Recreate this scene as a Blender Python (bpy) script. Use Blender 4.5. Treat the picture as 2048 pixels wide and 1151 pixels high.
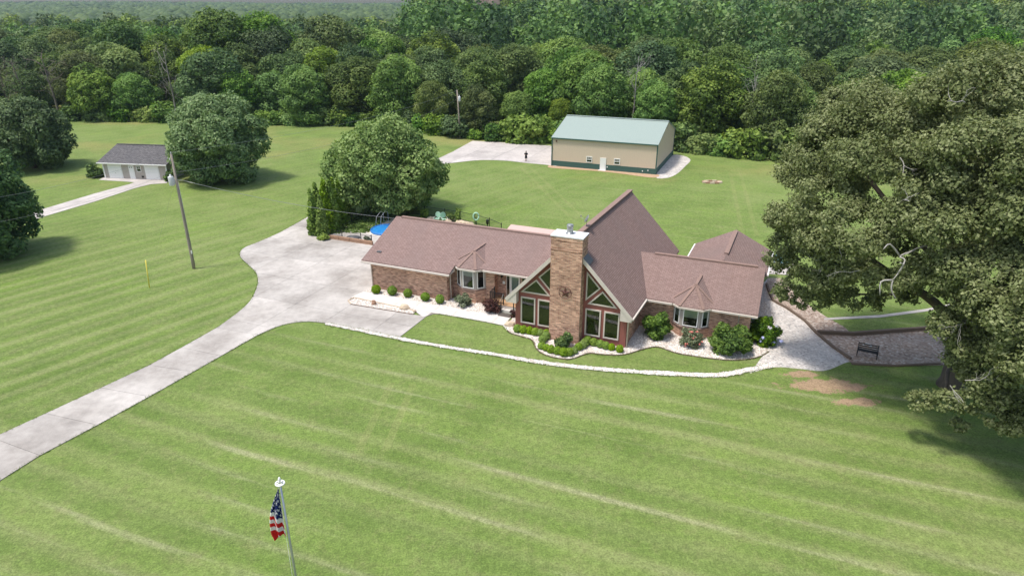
import bpy, bmesh, math, random
import numpy as np
from mathutils import Vector, Matrix, noise

for o in list(bpy.data.objects): bpy.data.objects.remove(o)
scene = bpy.context.scene
COL = scene.collection
R = math.radians
S = 1.1                      # survey units -> metres

# ------------------------------------------------------------------ camera
F, TILT, HC, CX, CY = 1320.0, R(22.92), 22.5, 1024.0, 575.5
cam_d = bpy.data.cameras.new('camera')
cam_d.sensor_fit = 'HORIZONTAL'; cam_d.sensor_width = 36.0
cam_d.lens = F / 2048 * 36.0
cam_d.clip_start = 0.5; cam_d.clip_end = 12000
cam = bpy.data.objects.new('camera', cam_d); COL.objects.link(cam)
cam.location = (0, 0, HC * S); cam.rotation_euler = (math.pi / 2 - TILT, 0, 0)
scene.camera = cam

# ------------------------------------------------------------------ world, sun, exposure
SUN_EL, SUN_AZ = R(69), math.atan2(-0.93, -0.37)      # azimuth: direction TO the sun (x, y)
w = bpy.data.worlds.new('World'); scene.world = w; w.use_nodes = True
wn = w.node_tree; wn.nodes.clear()
sky = wn.nodes.new('ShaderNodeTexSky'); sky.sky_type = 'NISHITA'; sky.sun_disc = False
sky.sun_elevation = SUN_EL
sky.air_density = 1.3; sky.dust_density = 3.0; sky.ozone_density = 1.0
bg = wn.nodes.new('ShaderNodeBackground'); bg.inputs[1].default_value = 0.15
wo = wn.nodes.new('ShaderNodeOutputWorld')
wn.links.new(sky.outputs[0], bg.inputs[0]); wn.links.new(bg.outputs[0], wo.inputs[0])
sd = bpy.data.lights.new('sun', 'SUN'); sd.energy = 2.8; sd.angle = R(8); sd.color = (1.0, 0.955, 0.89)
sun = bpy.data.objects.new('sun', sd); COL.objects.link(sun)
sdir = Vector((-0.93 * math.cos(SUN_EL), -0.37 * math.cos(SUN_EL), math.sin(SUN_EL))).normalized()
sun.rotation_euler = sdir.to_track_quat('Z', 'Y').to_euler()
sun.location = (-60, -20, 120)
sky.sun_rotation = math.atan2(sdir.x, sdir.y)
vs = scene.view_settings
vs.view_transform = 'Standard'; vs.look = 'None'; vs.exposure = 0.42; vs.gamma = 1.0
vs.use_curve_mapping = False
scene.render.engine = 'CYCLES'
scene.cycles.max_bounces = 6; scene.cycles.diffuse_bounces = 3; scene.cycles.glossy_bounces = 3
scene.cycles.transmission_bounces = 4; scene.cycles.transparent_max_bounces = 8; scene.cycles.volume_bounces = 0

# ------------------------------------------------------------------ pixel -> ground helpers (survey units)
_c, _s = math.cos(TILT), math.sin(TILT)
def G(px, py, z=0.0):
    u = (px - CX) / F; v = (py - CY) / F
    dx, dy, dz = u, _c - v * _s, -_s - v * _c
    t = (z - HC) / dz
    return Vector((dx * t, dy * t, z))
def GD(px, py, Y):
    u = (px - CX) / F; v = (py - CY) / F
    t = Y / (_c - v * _s)
    return Vector((u * t, Y, HC + (-_s - v * _c) * t))
class Frame:
    def __init__(s, ox, oy, yaw):
        s.o = Vector((ox, oy, 0)); s.yaw = R(yaw)
        s.u = Vector((math.cos(s.yaw), -math.sin(s.yaw), 0)); s.w = Vector((math.sin(s.yaw), math.cos(s.yaw), 0))
    def W(s, a, b, z=0.0): return s.o + s.u * a + s.w * b + Vector((0, 0, z))
    def L(s, p):
        d = p - s.o
        return Vector((d.dot(s.u), d.dot(s.w), p.z))
HF = Frame(-12.2, 53.2, 22.5)

# ------------------------------------------------------------------ object helpers
def tag(o, label=None, cat=None, group=None, kind=None):
    if label: o['label'] = label
    if cat: o['category'] = cat
    if group: o['group'] = group
    if kind: o['kind'] = kind
    return o
def thing(name, label, cat, loc=(0, 0, 0), rotz=0.0, group=None):
    o = bpy.data.objects.new(name, None); COL.objects.link(o)
    o.empty_display_size = 0.3
    o.location = Vector(loc) * S; o.rotation_euler = (0, 0, rotz)
    return tag(o, label, cat, group)
KIDS = {}
def copy_tree(o, parent=None):
    c = o.copy(); COL.objects.link(c); c.parent = parent
    if o.name not in KIDS: KIDS[o.name] = list(o.children)
    for ch in KIDS[o.name]: copy_tree(ch, c)
    return c
def link(name, me, mats, parent=None, loc=None):
    for m in (mats if isinstance(mats, (list, tuple)) else [mats]): me.materials.append(m)
    o = bpy.data.objects.new(name, me); COL.objects.link(o)
    if parent: o.parent = parent
    if loc is not None: o.location = Vector(loc) * S
    return o
class MB:
    def __init__(s): s.v = []; s.f = []; s.m = []; s.sm = []
    def face(s, pts, m=0):
        i = len(s.v); s.v += [tuple(p) for p in pts]; s.f.append(list(range(i, i + len(pts)))); s.m.append(m); s.sm.append(False)
        return s
    def prism(s, poly, h, m=0):
        """poly: list of 3D points (counter-clockwise seen from +h), extruded by vector -h"""
        h = Vector(h); a = [Vector(p) for p in poly]; b = [p - h for p in a]; n = len(a)
        s.face(a, m); s.face(b[::-1], m)
        for i in range(n):
            j = (i + 1) % n
            s.face([a[i], b[i], b[j], a[j]], m)
        return s
    def box(s, x0, x1, y0, y1, z0, z1, m=0):
        s.prism([(x0, y0, z1), (x1, y0, z1), (x1, y1, z1), (x0, y1, z1)], (0, 0, z1 - z0), m); return s
    def bar(s, p, q, w, h, up=(0, 0, 1), m=0):
        p = Vector(p); q = Vector(q); d = (q - p).normalized(); up = Vector(up)
        sd = d.cross(up)
        if sd.length < 1e-4: sd = d.cross(Vector((1, 0, 0)))
        sd.normalize(); up = sd.cross(d).normalized()
        A = [p + sd * (w / 2) * i + up * (h / 2) * j for i, j in ((-1, -1), (1, -1), (1, 1), (-1, 1))]
        B = [x + (q - p) for x in A]
        s.face(A[::-1], m); s.face(B, m)
        for i in range(4):
            j = (i + 1) % 4; s.face([A[i], A[j], B[j], B[i]], m)
        return s
    def tube(s, path, rad, n=8, m=0, cap=True, smooth=True):
        path = [Vector(p) for p in path]; k = len(path)
        if not isinstance(rad, (list, tuple)): rad = [rad] * k
        t0 = (path[1] - path[0]).normalized()
        nx = t0.orthogonal().normalized(); base = len(s.v)
        for i in range(k):
            t = (path[min(i + 1, k - 1)] - path[max(i - 1, 0)]).normalized()
            nx = (nx - t * nx.dot(t))
            nx = nx.normalized() if nx.length > 1e-5 else t.orthogonal().normalized()
            ny = t.cross(nx)
            for j in range(n):
                an = 2 * math.pi * j / n
                s.v.append(tuple(path[i] + (nx * math.cos(an) + ny * math.sin(an)) * rad[i]))
        for i in range(k - 1):
            for j in range(n):
                a = base + i * n + j; b = base + i * n + (j + 1) % n
                s.f.append([a, b, b + n, a + n]); s.m.append(m); s.sm.append(smooth)
        if cap:
            s.f.append([base + j for j in range(n)][::-1]); s.m.append(m); s.sm.append(False)
            s.f.append([base + (k - 1) * n + j for j in range(n)]); s.m.append(m); s.sm.append(False)
        return s
    def lathe(s, prof, n=16, c=(0, 0, 0), m=0, smooth=True):
        c = Vector(c); base = len(s.v); k = len(prof)
        for r, z in prof:
            for j in range(n):
                an = 2 * math.pi * j / n
                s.v.append((c.x + r * math.cos(an), c.y + r * math.sin(an), c.z + z))
        for i in range(k - 1):
            for j in range(n):
                a = base + i * n + j; b = base + i * n + (j + 1) % n
                s.f.append([a, b, b + n, a + n]); s.m.append(m); s.sm.append(smooth)
        s.f.append([base + j for j in range(n)][::-1]); s.m.append(m); s.sm.append(False)
        s.f.append([base + (k - 1) * n + j for j in range(n)]); s.m.append(m); s.sm.append(False)
        return s
    def mesh(s, name, loc=(0, 0, 0)):
        me = bpy.data.meshes.new(name)
        l = Vector(loc)
        me.from_pydata([((x - l.x) * S, (y - l.y) * S, (z - l.z) * S) for x, y, z in s.v], [], s.f)
        me.polygons.foreach_set('material_index', s.m); me.polygons.foreach_set('use_smooth', s.sm)
        uv = me.uv_layers.new(name='UVMap')
        Z = Vector((0, 0, 1))
        for p in me.polygons:
            n = p.normal
            t = Z.cross(n)
            t = t.normalized() if t.length > 0.02 else Vector((1, 0, 0))
            b = n.cross(t)
            for li in p.loop_indices:
                co = me.vertices[me.loops[li].vertex_index].co
                uv.data[li].uv = (co.dot(t), co.dot(b))
        me.update()
        return me
    def build(s, name, mats, parent=None, loc=None):
        return link(name, s.mesh(name, loc if loc is not None else (0, 0, 0)), mats, parent, loc)
def crom(pts, n=6, closed=False):
    P = [Vector(p) for p in pts]; k = len(P); out = []
    rng = range(k if closed else k - 1)
    for i in rng:
        p0 = P[(i - 1) % k] if closed else P[max(i - 1, 0)]
        p1 = P[i]; p2 = P[(i + 1) % k]
        p3 = P[(i + 2) % k] if closed else P[min(i + 2, k - 1)]
        for j in range(n):
            t = j / n
            out.append(0.5 * ((2 * p1) + (p2 - p0) * t + (2 * p0 - 5 * p1 + 4 * p2 - p3) * t * t + (3 * p1 - p0 - 3 * p2 + p3) * t ** 3))
    if not closed: out.append(P[-1])
    return out
def area2(p): return sum(p[i].x * p[(i + 1) % len(p)].y - p[(i + 1) % len(p)].x * p[i].y for i in range(len(p)))
def plate(mb, pts, z, th, m=0):
    pts = [Vector((p.x, p.y, z)) for p in pts]
    if area2(pts) < 0: pts = pts[::-1]
    mb.prism(pts, (0, 0, th), m); return mb
def sheet(name, pts, z, mat, th=0.03, parent=None, kind='structure'):
    o = plate(MB(), pts, z, th).build(name, mat, parent)
    if not parent: o['kind'] = kind
    return o
def clip_half(poly, a, b, c):
    """keep a*x+b*y+c >= 0"""
    out = []; n = len(poly)
    for i in range(n):
        p, q = poly[i], poly[(i + 1) % n]
        fp = a * p.x + b * p.y + c; fq = a * q.x + b * q.y + c
        if fp >= 0: out.append(p)
        if (fp > 0 and fq < 0) or (fp < 0 and fq > 0):
            t = fp / (fp - fq); out.append(p + (q - p) * t)
    return out

# ------------------------------------------------------------------ materials
class NT:
    def __init__(s, name):
        s.mat = bpy.data.materials.new(name); s.mat.use_nodes = True
        s.t = s.mat.node_tree; s.t.nodes.clear()
        s.out = s.n('ShaderNodeOutputMaterial')
    def n(s, typ, **kw):
        nd = s.t.nodes.new(typ)
        for k, v in kw.items():
            if k.startswith('i_'): nd.inputs[int(k[2:])].default_value = v
            else: setattr(nd, k, v)
        return nd
    def l(s, a, b): s.t.links.new(a, b)
    def pos(s): return s.n('ShaderNodeNewGeometry').outputs['Position']
    def obj(s): return s.n('ShaderNodeTexCoord').outputs['Object']
    def uv(s): return s.n('ShaderNodeTexCoord').outputs['UV']
    def noise(s, vec, scale, detail=4.0, rough=0.55, out=0):
        nd = s.n('ShaderNodeTexNoise'); nd.inputs['Scale'].default_value = scale
        nd.inputs['Detail'].default_value = detail; nd.inputs['Roughness'].default_value = rough
        if vec is not None: s.l(vec, nd.inputs['Vector'])
        return nd.outputs[out]
    def ramp(s, fac, stops, interp='LINEAR'):
        nd = s.n('ShaderNodeValToRGB'); cr = nd.color_ramp; cr.interpolation = interp
        while len(cr.elements) < len(stops): cr.elements.new(0.5)
        for e, (p, c) in zip(cr.elements, stops):
            e.position = p; e.color = (c, c, c, 1) if isinstance(c, (int, float)) else (*c, 1)
        s.l(fac, nd.inputs[0]); return nd.outputs[0]
    def math(s, op, a, b=None, c=None, clamp=False):
        nd = s.n('ShaderNodeMath', operation=op); nd.use_clamp = clamp
        for i, x in enumerate((a, b, c)):
            if x is None: continue
            if isinstance(x, (int, float)): nd.inputs[i].default_value = x
            else: s.l(x, nd.inputs[i])
        return nd.outputs[0]
    def mix(s, fac, a, b, typ='MIX'):
        nd = s.n('ShaderNodeMix', data_type='RGBA', blend_type=typ)
        for i, x in ((0, fac), (6, a), (7, b)):
            if isinstance(x, (int, float)): nd.inputs[i].default_value = x
            elif isinstance(x, tuple): nd.inputs[i].default_value = (*x, 1) if len(x) == 3 else x
            else: s.l(x, nd.inputs[i])
        return nd.outputs[2]
    def mapping(s, vec, scale=(1, 1, 1), rot=(0, 0, 0), loc=(0, 0, 0)):
        nd = s.n('ShaderNodeMapping'); nd.inputs['Scale'].default_value = scale
        nd.inputs['Rotation'].default_value = rot; nd.inputs['Location'].default_value = loc
        s.l(vec, nd.inputs['Vector']); return nd.outputs[0]
    def bump(s, h, strength=0.4, dist=0.02):
        nd = s.n('ShaderNodeBump'); nd.inputs['Strength'].default_value = strength
        nd.inputs['Distance'].default_value = dist
        s.l(h, nd.inputs['Height']); return nd.outputs[0]
    def pbr(s, col, rough=0.8, spec=0.3, bump=None, metal=0.0):
        b = s.n('ShaderNodeBsdfPrincipled')
        if isinstance(col, tuple): b.inputs['Base Color'].default_value = (*col, 1)
        else: s.l(col, b.inputs['Base Color'])
        if isinstance(rough, (int, float)): b.inputs['Roughness'].default_value = rough
        else: s.l(rough, b.inputs['Roughness'])
        b.inputs['Specular IOR Level'].default_value = spec; b.inputs['Metallic'].default_value = metal
        if bump is not None: s.l(bump, b.inputs['Normal'])
        s.l(b.outputs[0], s.out.inputs[0]); return b
def scl(c, k): return tuple(x * k for x in c)
def plain(name, col, rough=0.6, spec=0.3, var=0.18, scale=6.0, metal=0.0, bump=0.0):
    t = NT(name); nz = t.noise(t.obj(), scale, 5)
    c = t.mix(nz, scl(col, 1 - var), scl(col, 1 + var))
    t.pbr(c, rough, spec, t.bump(nz, bump, 0.02) if bump else None, metal); return t.mat
def leaf_mat(name, dark, mid, light, transl=0.34, objvar=0.25):
    t = NT(name)
    at = t.n('ShaderNodeAttribute'); at.attribute_name = 'tint'
    c = t.ramp(at.outputs['Fac'], [(0.0, dark), (0.5, mid), (1.0, light)])
    rnd = t.n('ShaderNodeObjectInfo').outputs['Random']
    br = t.math('ADD', t.math('MULTIPLY', rnd, objvar * 2), 1 - objvar)
    hs = t.n('ShaderNodeHueSaturation'); t.l(c, hs.inputs['Color']); t.l(br, hs.inputs['Value'])
    r2 = t.math('FRACT', t.math('MULTIPLY', rnd, 7.31))
    hv = min(0.05, objvar * 0.2)
    t.l(t.math('ADD', t.math('MULTIPLY', r2, hv), 0.5 - hv / 2), hs.inputs['Hue'])
    t.l(t.math('ADD', t.math('MULTIPLY', t.math('FRACT', t.math('MULTIPLY', rnd, 13.7)), 0.3), 0.8), hs.inputs['Saturation'])
    b = t.n('ShaderNodeBsdfPrincipled'); t.l(hs.outputs[0], b.inputs['Base Color'])
    b.inputs['Roughness'].default_value = 0.6; b.inputs['Specular IOR Level'].default_value = 0.22
    tr = t.n('ShaderNodeBsdfTranslucent')
    t.l(t.mix(1.0, hs.outputs[0], (1.0, 1.05, 0.55), 'MULTIPLY'), tr.inputs[0])
    mx = t.n('ShaderNodeMixShader'); mx.inputs[0].default_value = transl
    t.l(b.outputs[0], mx.inputs[1]); t.l(tr.outputs[0], mx.inputs[2]); t.l(mx.outputs[0], t.out.inputs[0])
    return t.mat

M = {}
# lawn: mown grass with mower streaks
def lawn_material():
    t = NT('mown_grass'); p = t.pos()
    big = t.noise(p, 0.035, 3); mid = t.noise(p, 0.22, 4); fine = t.noise(p, 2.6, 6, 0.7); vf = t.noise(p, 9.0, 4, 0.8)
    col = t.ramp(t.math('ADD', t.math('MULTIPLY', mid, 0.55), t.math('MULTIPLY', big, 0.45)),
                 [(0.36, (0.116, 0.174, 0.038)), (0.5, (0.152, 0.214, 0.054)), (0.64, (0.198, 0.244, 0.080))])
    fresh = t.ramp(t.noise(p, 0.11, 5, 0.65), [(0.52, 0.0), (0.68, 0.75)])
    col = t.mix(fresh, col, (0.140, 0.226, 0.036))
    sep = t.n('ShaderNodeSeparateXYZ'); t.l(p, sep.inputs[0])
    X, Y = sep.outputs[0], sep.outputs[1]
    wob = t.math('MULTIPLY', t.math('SUBTRACT', t.noise(p, 0.035, 2), 0.5), 1.6)
    ragged = t.math('MULTIPLY', t.math('SUBTRACT', fine, 0.5), 0.35)
    def band(dx, dy, period, off=0.0):
        d = t.math('ADD', t.math('MULTIPLY', X, dx), t.math('MULTIPLY', Y, dy))
        d = t.math('ADD', t.math('ADD', d, ragged), t.math('ADD', wob, off))
        return t.math('ADD', t.math('MULTIPLY', t.math('SINE', t.math('MULTIPLY', d, 2 * math.pi / period)), 0.5), 0.5)
    left = t.ramp(t.math('ADD', t.math('MULTIPLY', t.math('SUBTRACT', t.math('ADD', t.math('MULTIPLY', Y, 0.77), t.math('MULTIPLY', X, -1.0)), 62.5), 0.06), 0.5), [(0.3, 0.0), (0.7, 1.0)])
    front = t.math('SUBTRACT', 1.0, left)
    near = t.ramp(t.math('MULTIPLY', Y, 0.01), [(0.55, 1.0), (0.85, 0.30)])
    # mower passes beside the drive
    sm = t.ramp(t.noise(t.mapping(t.mapping(p, (1, 1, 1), (0, 0, R(-51.5))), (0.03, 0.30, 1)), 1.0, 3), [(0.3, 0.35), (0.62, 1.0)])
    sa = t.math('MULTIPLY', t.math('MULTIPLY', t.ramp(band(0.78, -0.62, 1.75), [(0.25, 0.0), (0.9, 1.0)]), left), t.math('MULTIPLY', near, sm))
    col = t.mix(t.math('MULTIPLY', sa, 0.66), col, (0.240, 0.262, 0.112))
    sd_ = t.math('MULTIPLY', t.math('MULTIPLY', t.ramp(band(0.78, -0.62, 3.5, 0.4), [(0.35, 0.0), (0.75, 1.0)]), left), near)
    col = t.mix(t.math('MULTIPLY', sd_, 0.38), col, (0.080, 0.130, 0.026))
    # mower passes and pale clipping rows, front lawn
    fl = t.ramp(t.math('MULTIPLY', Y, 0.01), [(0.36, 1.0), (0.52, 0.25)])
    soft = t.math('MULTIPLY', t.math('MULTIPLY', t.ramp(band(0.36, 0.933, 1.9, 0.2), [(0.2, 0.0), (0.9, 1.0)]), front), fl)
    lng = t.ramp(t.noise(t.mapping(t.mapping(p, (1, 1, 1), (0, 0, R(21))), (0.02, 0.26, 0.3)), 1.0, 4, 0.6), [(0.38, 0.1), (0.62, 1.0)])
    col = t.mix(t.math('MULTIPLY', t.math('MULTIPLY', soft, lng), 0.50), col, (0.245, 0.258, 0.115))
    drk = t.math('MULTIPLY', t.math('MULTIPLY', t.ramp(band(0.36, 0.933, 3.8, 1.3), [(0.4, 0.0), (0.8, 1.0)]), front), fl)
    col = t.mix(t.math('MULTIPLY', drk, 0.30), col, (0.088, 0.142, 0.030))
    strm = t.mapping(t.mapping(p, (1, 1, 1), (0, 0, R(21))), (0.06, 0.55, 0.4))
    stn = t.ramp(t.noise(strm, 1.0, 4, 0.6), [(0.50, 0.0), (0.66, 1.0)])
    rows = t.ramp(band(0.36, 0.933, 1.9, 0.2), [(0.80, 0.0), (0.99, 1.0)])
    fade = t.math('MULTIPLY', t.math('MULTIPLY', rows, stn), t.math('MULTIPLY', front, fl))
    fb = t.ramp(vf, [(0.3, 0.55), (0.6, 1.0)])
    col = t.mix(t.math('MULTIPLY', t.math('MULTIPLY', fade, 0.56), fb), col, (0.37, 0.35, 0.22))
    thatch = t.ramp(t.noise(p, 0.8, 6, 0.75), [(0.50, 0.0), (0.70, 1.0)])
    col = t.mix(t.math('MULTIPLY', thatch, 0.36), col, (0.235, 0.220, 0.105))
    # dry patches in the far field
    dry = t.ramp(t.noise(p, 0.05, 4), [(0.5, 0.0), (0.72, 0.8)])
    farm = t.ramp(t.math('MULTIPLY', Y, 0.01), [(0.95, 0.0), (1.35, 1.0)])
    col = t.mix(t.math('MULTIPLY', dry, farm), col, (0.26, 0.235, 0.085))
    # tyre tracks worn towards the barn
    def track(x0, y0, x1, y1, wd):
        L = math.hypot(x1 - x0, y1 - y0); dx, dy = (x1 - x0) / L, (y1 - y0) / L
        cr = t.math('ADD', t.math('ADD', t.math('MULTIPLY', X, dy), t.math('MULTIPLY', Y, -dx)), -(x0 * dy - y0 * dx))
        cr = t.math('ADD', cr, t.math('MULTIPLY', wob, 0.25))
        al = t.math('ADD', t.math('ADD', t.math('MULTIPLY', X, dx), t.math('MULTIPLY', Y, dy)), -(x0 * dx + y0 * dy))
        a = t.math('ABSOLUTE', t.math('SUBTRACT', t.math('ABSOLUTE', cr), 0.8))
        m1 = t.math('LESS_THAN', a, wd); m2 = t.math('MULTIPLY', t.math('GREATER_THAN', al, 0.0), t.math('LESS_THAN', al, L))
        return t.math('MULTIPLY', t.math('MULTIPLY', m1, m2), mid)
    for pa, pb in (((1052, 335), (1150, 432)), ((1470, 345), (1500, 470)), ((805, 765), (745, 900))):
        A, B = G(*pa) * S, G(*pb) * S
        col = t.mix(t.math('MULTIPLY', track(A.x, A.y, B.x, B.y, 0.26), 0.42), col, (0.27, 0.27, 0.11))
    # bare earth under the oak
    for (px, py, rx, ry) in ((1650, 770, 3.2, 1.0), (1712, 803, 1.7, 0.55), (1602, 748, 1.5, 0.5), (1700, 775, 1.4, 0.4)):
        A = G(px, py) * S
        ex = t.math('MULTIPLY', t.math('SUBTRACT', X, A.x), 1 / rx); ey = t.math('MULTIPLY', t.math('SUBTRACT', Y, A.y), 1 / ry)
        d = t.math('SQRT', t.math('ADD', t.math('MULTIPLY', ex, ex), t.math('MULTIPLY', ey, ey)))
        d = t.math('ADD', d, t.math('MULTIPLY', t.math('SUBTRACT', t.noise(p, 1.3, 5, 0.7), 0.5), 2.6))
        col = t.mix(t.ramp(d, [(0.75, 0.9), (0.95, 0.0)]), col, (0.36, 0.245, 0.16))
    col = t.mix(0.8, col, t.ramp(fine, [(0.28, 0.62), (0.5, 1.0), (0.74, 1.42)]), 'MULTIPLY')
    col = t.mix(0.85, col, t.ramp(vf, [(0.28, 0.48), (0.5, 1.0), (0.72, 1.6)]), 'MULTIPLY')
    b = t.bump(t.math('ADD', t.math('MULTIPLY', fine, 0.5), vf), 0.8, 0.06)
    t.pbr(col, 0.85, 0.15, b); return t.mat
M['lawn'] = lawn_material()
def concrete(name, base, stain, joint=0.0):
    t = NT(name); p = t.pos()
    n1 = t.noise(p, 0.22, 5, 0.6); n2 = t.noise(p, 1.6, 5, 0.65); n3 = t.noise(p, 30, 3)
    c = t.mix(t.ramp(n1, [(0.4, 0.0), (0.66, 1.0)]), base, stain)
    c = t.mix(0.6, c, t.ramp(n2, [(0.3, 0.78), (0.6, 1.08)]), 'MULTIPLY')
    c = t.mix(0.4, c, t.ramp(n3, [(0.3, 0.8), (0.7, 1.15)]), 'MULTIPLY')
    rnd = t.n('ShaderNodeObjectInfo').outputs['Random']
    c = t.mix(1.0, c, t.ramp(rnd, [(0.0, 0.90), (1.0, 1.06)]), 'MULTIPLY')
    t.pbr(c, 0.9, 0.2, t.bump(n2, 0.15, 0.01)); return t.mat
M['conc'] = concrete('driveway_concrete', (0.485, 0.452, 0.415), (0.315, 0.288, 0.26))
M['walk'] = concrete('walk_concrete', (0.64, 0.60, 0.56), (0.55, 0.51, 0.47))
M['pad'] = concrete('pad_concrete', (0.52, 0.48, 0.445), (0.41, 0.375, 0.35))
M['joint'] = plain('joint_dirt', (0.25, 0.225, 0.195), 0.95, 0.1)
def gravel(name, cols, scale, bumpd=0.05):
    t = NT(name); p = t.pos()
    v = t.n('ShaderNodeTexVoronoi'); v.inputs['Scale'].default_value = scale; t.l(p, v.inputs['Vector'])
    sep = t.n('ShaderNodeSeparateColor'); t.l(v.outputs['Color'], sep.inputs[0])
    c = t.ramp(sep.outputs[0], [(i / (len(cols) - 1), x) for i, x in enumerate(cols)])
    c = t.mix(0.7, c, t.ramp(t.noise(p, 0.6, 4), [(0.3, 0.75), (0.65, 1.1)]), 'MULTIPLY')
    h = t.math('SUBTRACT', 1.0, t.math('MULTIPLY', v.outputs['Distance'], 1.4))
    t.pbr(c, 0.9, 0.2, t.bump(h, 0.8, bumpd)); return t.mat
M['white_gravel'] = gravel('white_gravel', [(0.40, 0.36, 0.32), (0.66, 0.62, 0.575), (0.52, 0.44, 0.385), (0.72, 0.69, 0.65)], 9)
M['path_gravel'] = gravel('path_gravel', [(0.52, 0.49, 0.46), (0.78, 0.76, 0.73), (0.66, 0.62, 0.57)], 14, 0.03)
M['grey_gravel'] = gravel('grey_gravel', [(0.36, 0.34, 0.32), (0.62, 0.58, 0.54), (0.50, 0.45, 0.41), (0.70, 0.66, 0.62)], 7)
M['mulch'] = gravel('mulch_gravel', [(0.21, 0.15, 0.115), (0.43, 0.35, 0.29), (0.31, 0.22, 0.17), (0.54, 0.47, 0.40)], 6)
M['stone'] = plain('limestone', (0.56, 0.45, 0.33), 0.9, 0.2, 0.35, 9, 0, 0.5)
M['brown_stone'] = plain('brown_stone', (0.36, 0.22, 0.15), 0.9, 0.2, 0.35, 9, 0, 0.5)
def pebble():
    t = NT('pebbles'); at = t.n('ShaderNodeAttribute'); at.attribute_name = 'tint'
    c = t.ramp(at.outputs['Fac'], [(0, (0.34, 0.28, 0.235)), (0.3, (0.54, 0.465, 0.395)), (0.6, (0.68, 0.64, 0.58)), (1, (0.78, 0.76, 0.72))])
    t.pbr(c, 0.85, 0.25); return t.mat
M['pebble'] = pebble()
def brick():
    t = NT('brick'); uv = t.uv()
    def bt(c1, c2, bias):
        b = t.n('ShaderNodeTexBrick'); b.offset = 0.5; t.l(uv, b.inputs['Vector'])
        b.inputs['Scale'].default_value = 1.0; b.inputs['Brick Width'].default_value = 0.30; b.inputs['Row Height'].default_value = 0.098
        b.inputs['Mortar Size'].default_value = 0.011; b.inputs['Mortar Smooth'].default_value = 0.2; b.inputs['Bias'].default_value = bias
        b.inputs['Color1'].default_value = (*c1, 1); b.inputs['Color2'].default_value = (*c2, 1); b.inputs['Mortar'].default_value = (0.44, 0.37, 0.31, 1)
        return b
    b1 = bt((0.335, 0.150, 0.096), (0.64, 0.375, 0.255), 0.08)
    # single darker burnt bricks: a cell noise on the brick grid
    mp = t.mapping(uv, (1 / 0.30, 1 / 0.098, 1))
    sx = t.n('ShaderNodeSeparateXYZ'); t.l(mp, sx.inputs[0])
    row = t.math('FLOOR', sx.outputs[1])
    xo = t.math('FLOOR', t.math('ADD', sx.outputs[0], t.math('MULTIPLY', t.math('MODULO', row, 2.0), 0.5)))
    cb = t.n('ShaderNodeCombineXYZ'); t.l(xo, cb.inputs[0]); t.l(row, cb.inputs[1])
    wn_ = t.n('ShaderNodeTexWhiteNoise', noise_dimensions='2D'); t.l(cb.outputs[0], wn_.inputs['Vector'])
    burn = t.ramp(wn_.outputs['Value'], [(0.0, 1.0), (0.70, 0.68), (0.85, 0.50), (0.92, 1.3)], 'CONSTANT')
    c = t.mix(0.8, b1.outputs[0], burn, 'MULTIPLY')
    nz = t.noise(t.obj(), 0.7, 4)
    c = t.mix(0.7, c, t.ramp(nz, [(0.3, 0.8), (0.7, 1.2)]), 'MULTIPLY')
    t.pbr(c, 0.9, 0.2, t.bump(b1.outputs['Fac'], -0.6, 0.012)); return t.mat
M['brick'] = brick()
def shingle(name, c1, c2, mort, stain):
    t = NT(name); uv = t.uv()
    b = t.n('ShaderNodeTexBrick'); b.offset = 0.37; b.offset_frequency = 2; t.l(uv, b.inputs['Vector'])
    b.inputs['Scale'].default_value = 1.0; b.inputs['Brick Width'].default_value = 0.34; b.inputs['Row Height'].default_value = 0.15
    b.inputs['Mortar Size'].default_value = 0.017; b.inputs['Mortar Smooth'].default_value = 0.35; b.inputs['Bias'].default_value = 0.0
    b.inputs['Color1'].default_value = (*c1, 1); b.inputs['Color2'].default_value = (*c2, 1); b.inputs['Mortar'].default_value = (*mort, 1)
    n1 = t.noise(t.mapping(uv, (0.35, 0.12, 1)), 1.0, 4); n2 = t.noise(uv, 5.0, 4, 0.7)
    c = t.mix(t.ramp(n1, [(0.42, 0.0), (0.72, 0.6)]), b.outputs[0], stain)
    c = t.mix(0.7, c, t.ramp(n2, [(0.3, 0.88), (0.7, 1.12)]), 'MULTIPLY')
    t.pbr(c, 0.92, 0.2, t.bump(b.outputs['Fac'], -0.5, 0.015)); return t.mat
M['shingle'] = shingle('brown_shingles', (0.230, 0.155, 0.137), (0.285, 0.198, 0.176), (0.118, 0.08, 0.07), (0.195, 0.145, 0.132))
M['shingle_grey'] = shingle('grey_shingles', (0.085, 0.082, 0.085), (0.17, 0.16, 0.16), (0.05, 0.05, 0.05), (0.10, 0.095, 0.10))
M['ridge'] = plain('ridge_cap', (0.262, 0.178, 0.150), 0.9, 0.2, 0.25, 4)
M['trim'] = plain('trim_paint', (0.60, 0.535, 0.475), 0.6, 0.3, 0.08, 3)
M['white'] = plain('white_vinyl', (0.80, 0.79, 0.77), 0.45, 0.4, 0.04, 3)
M['taupe'] = plain('taupe_panel', (0.40, 0.36, 0.325), 0.65, 0.3, 0.08, 3)
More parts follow.
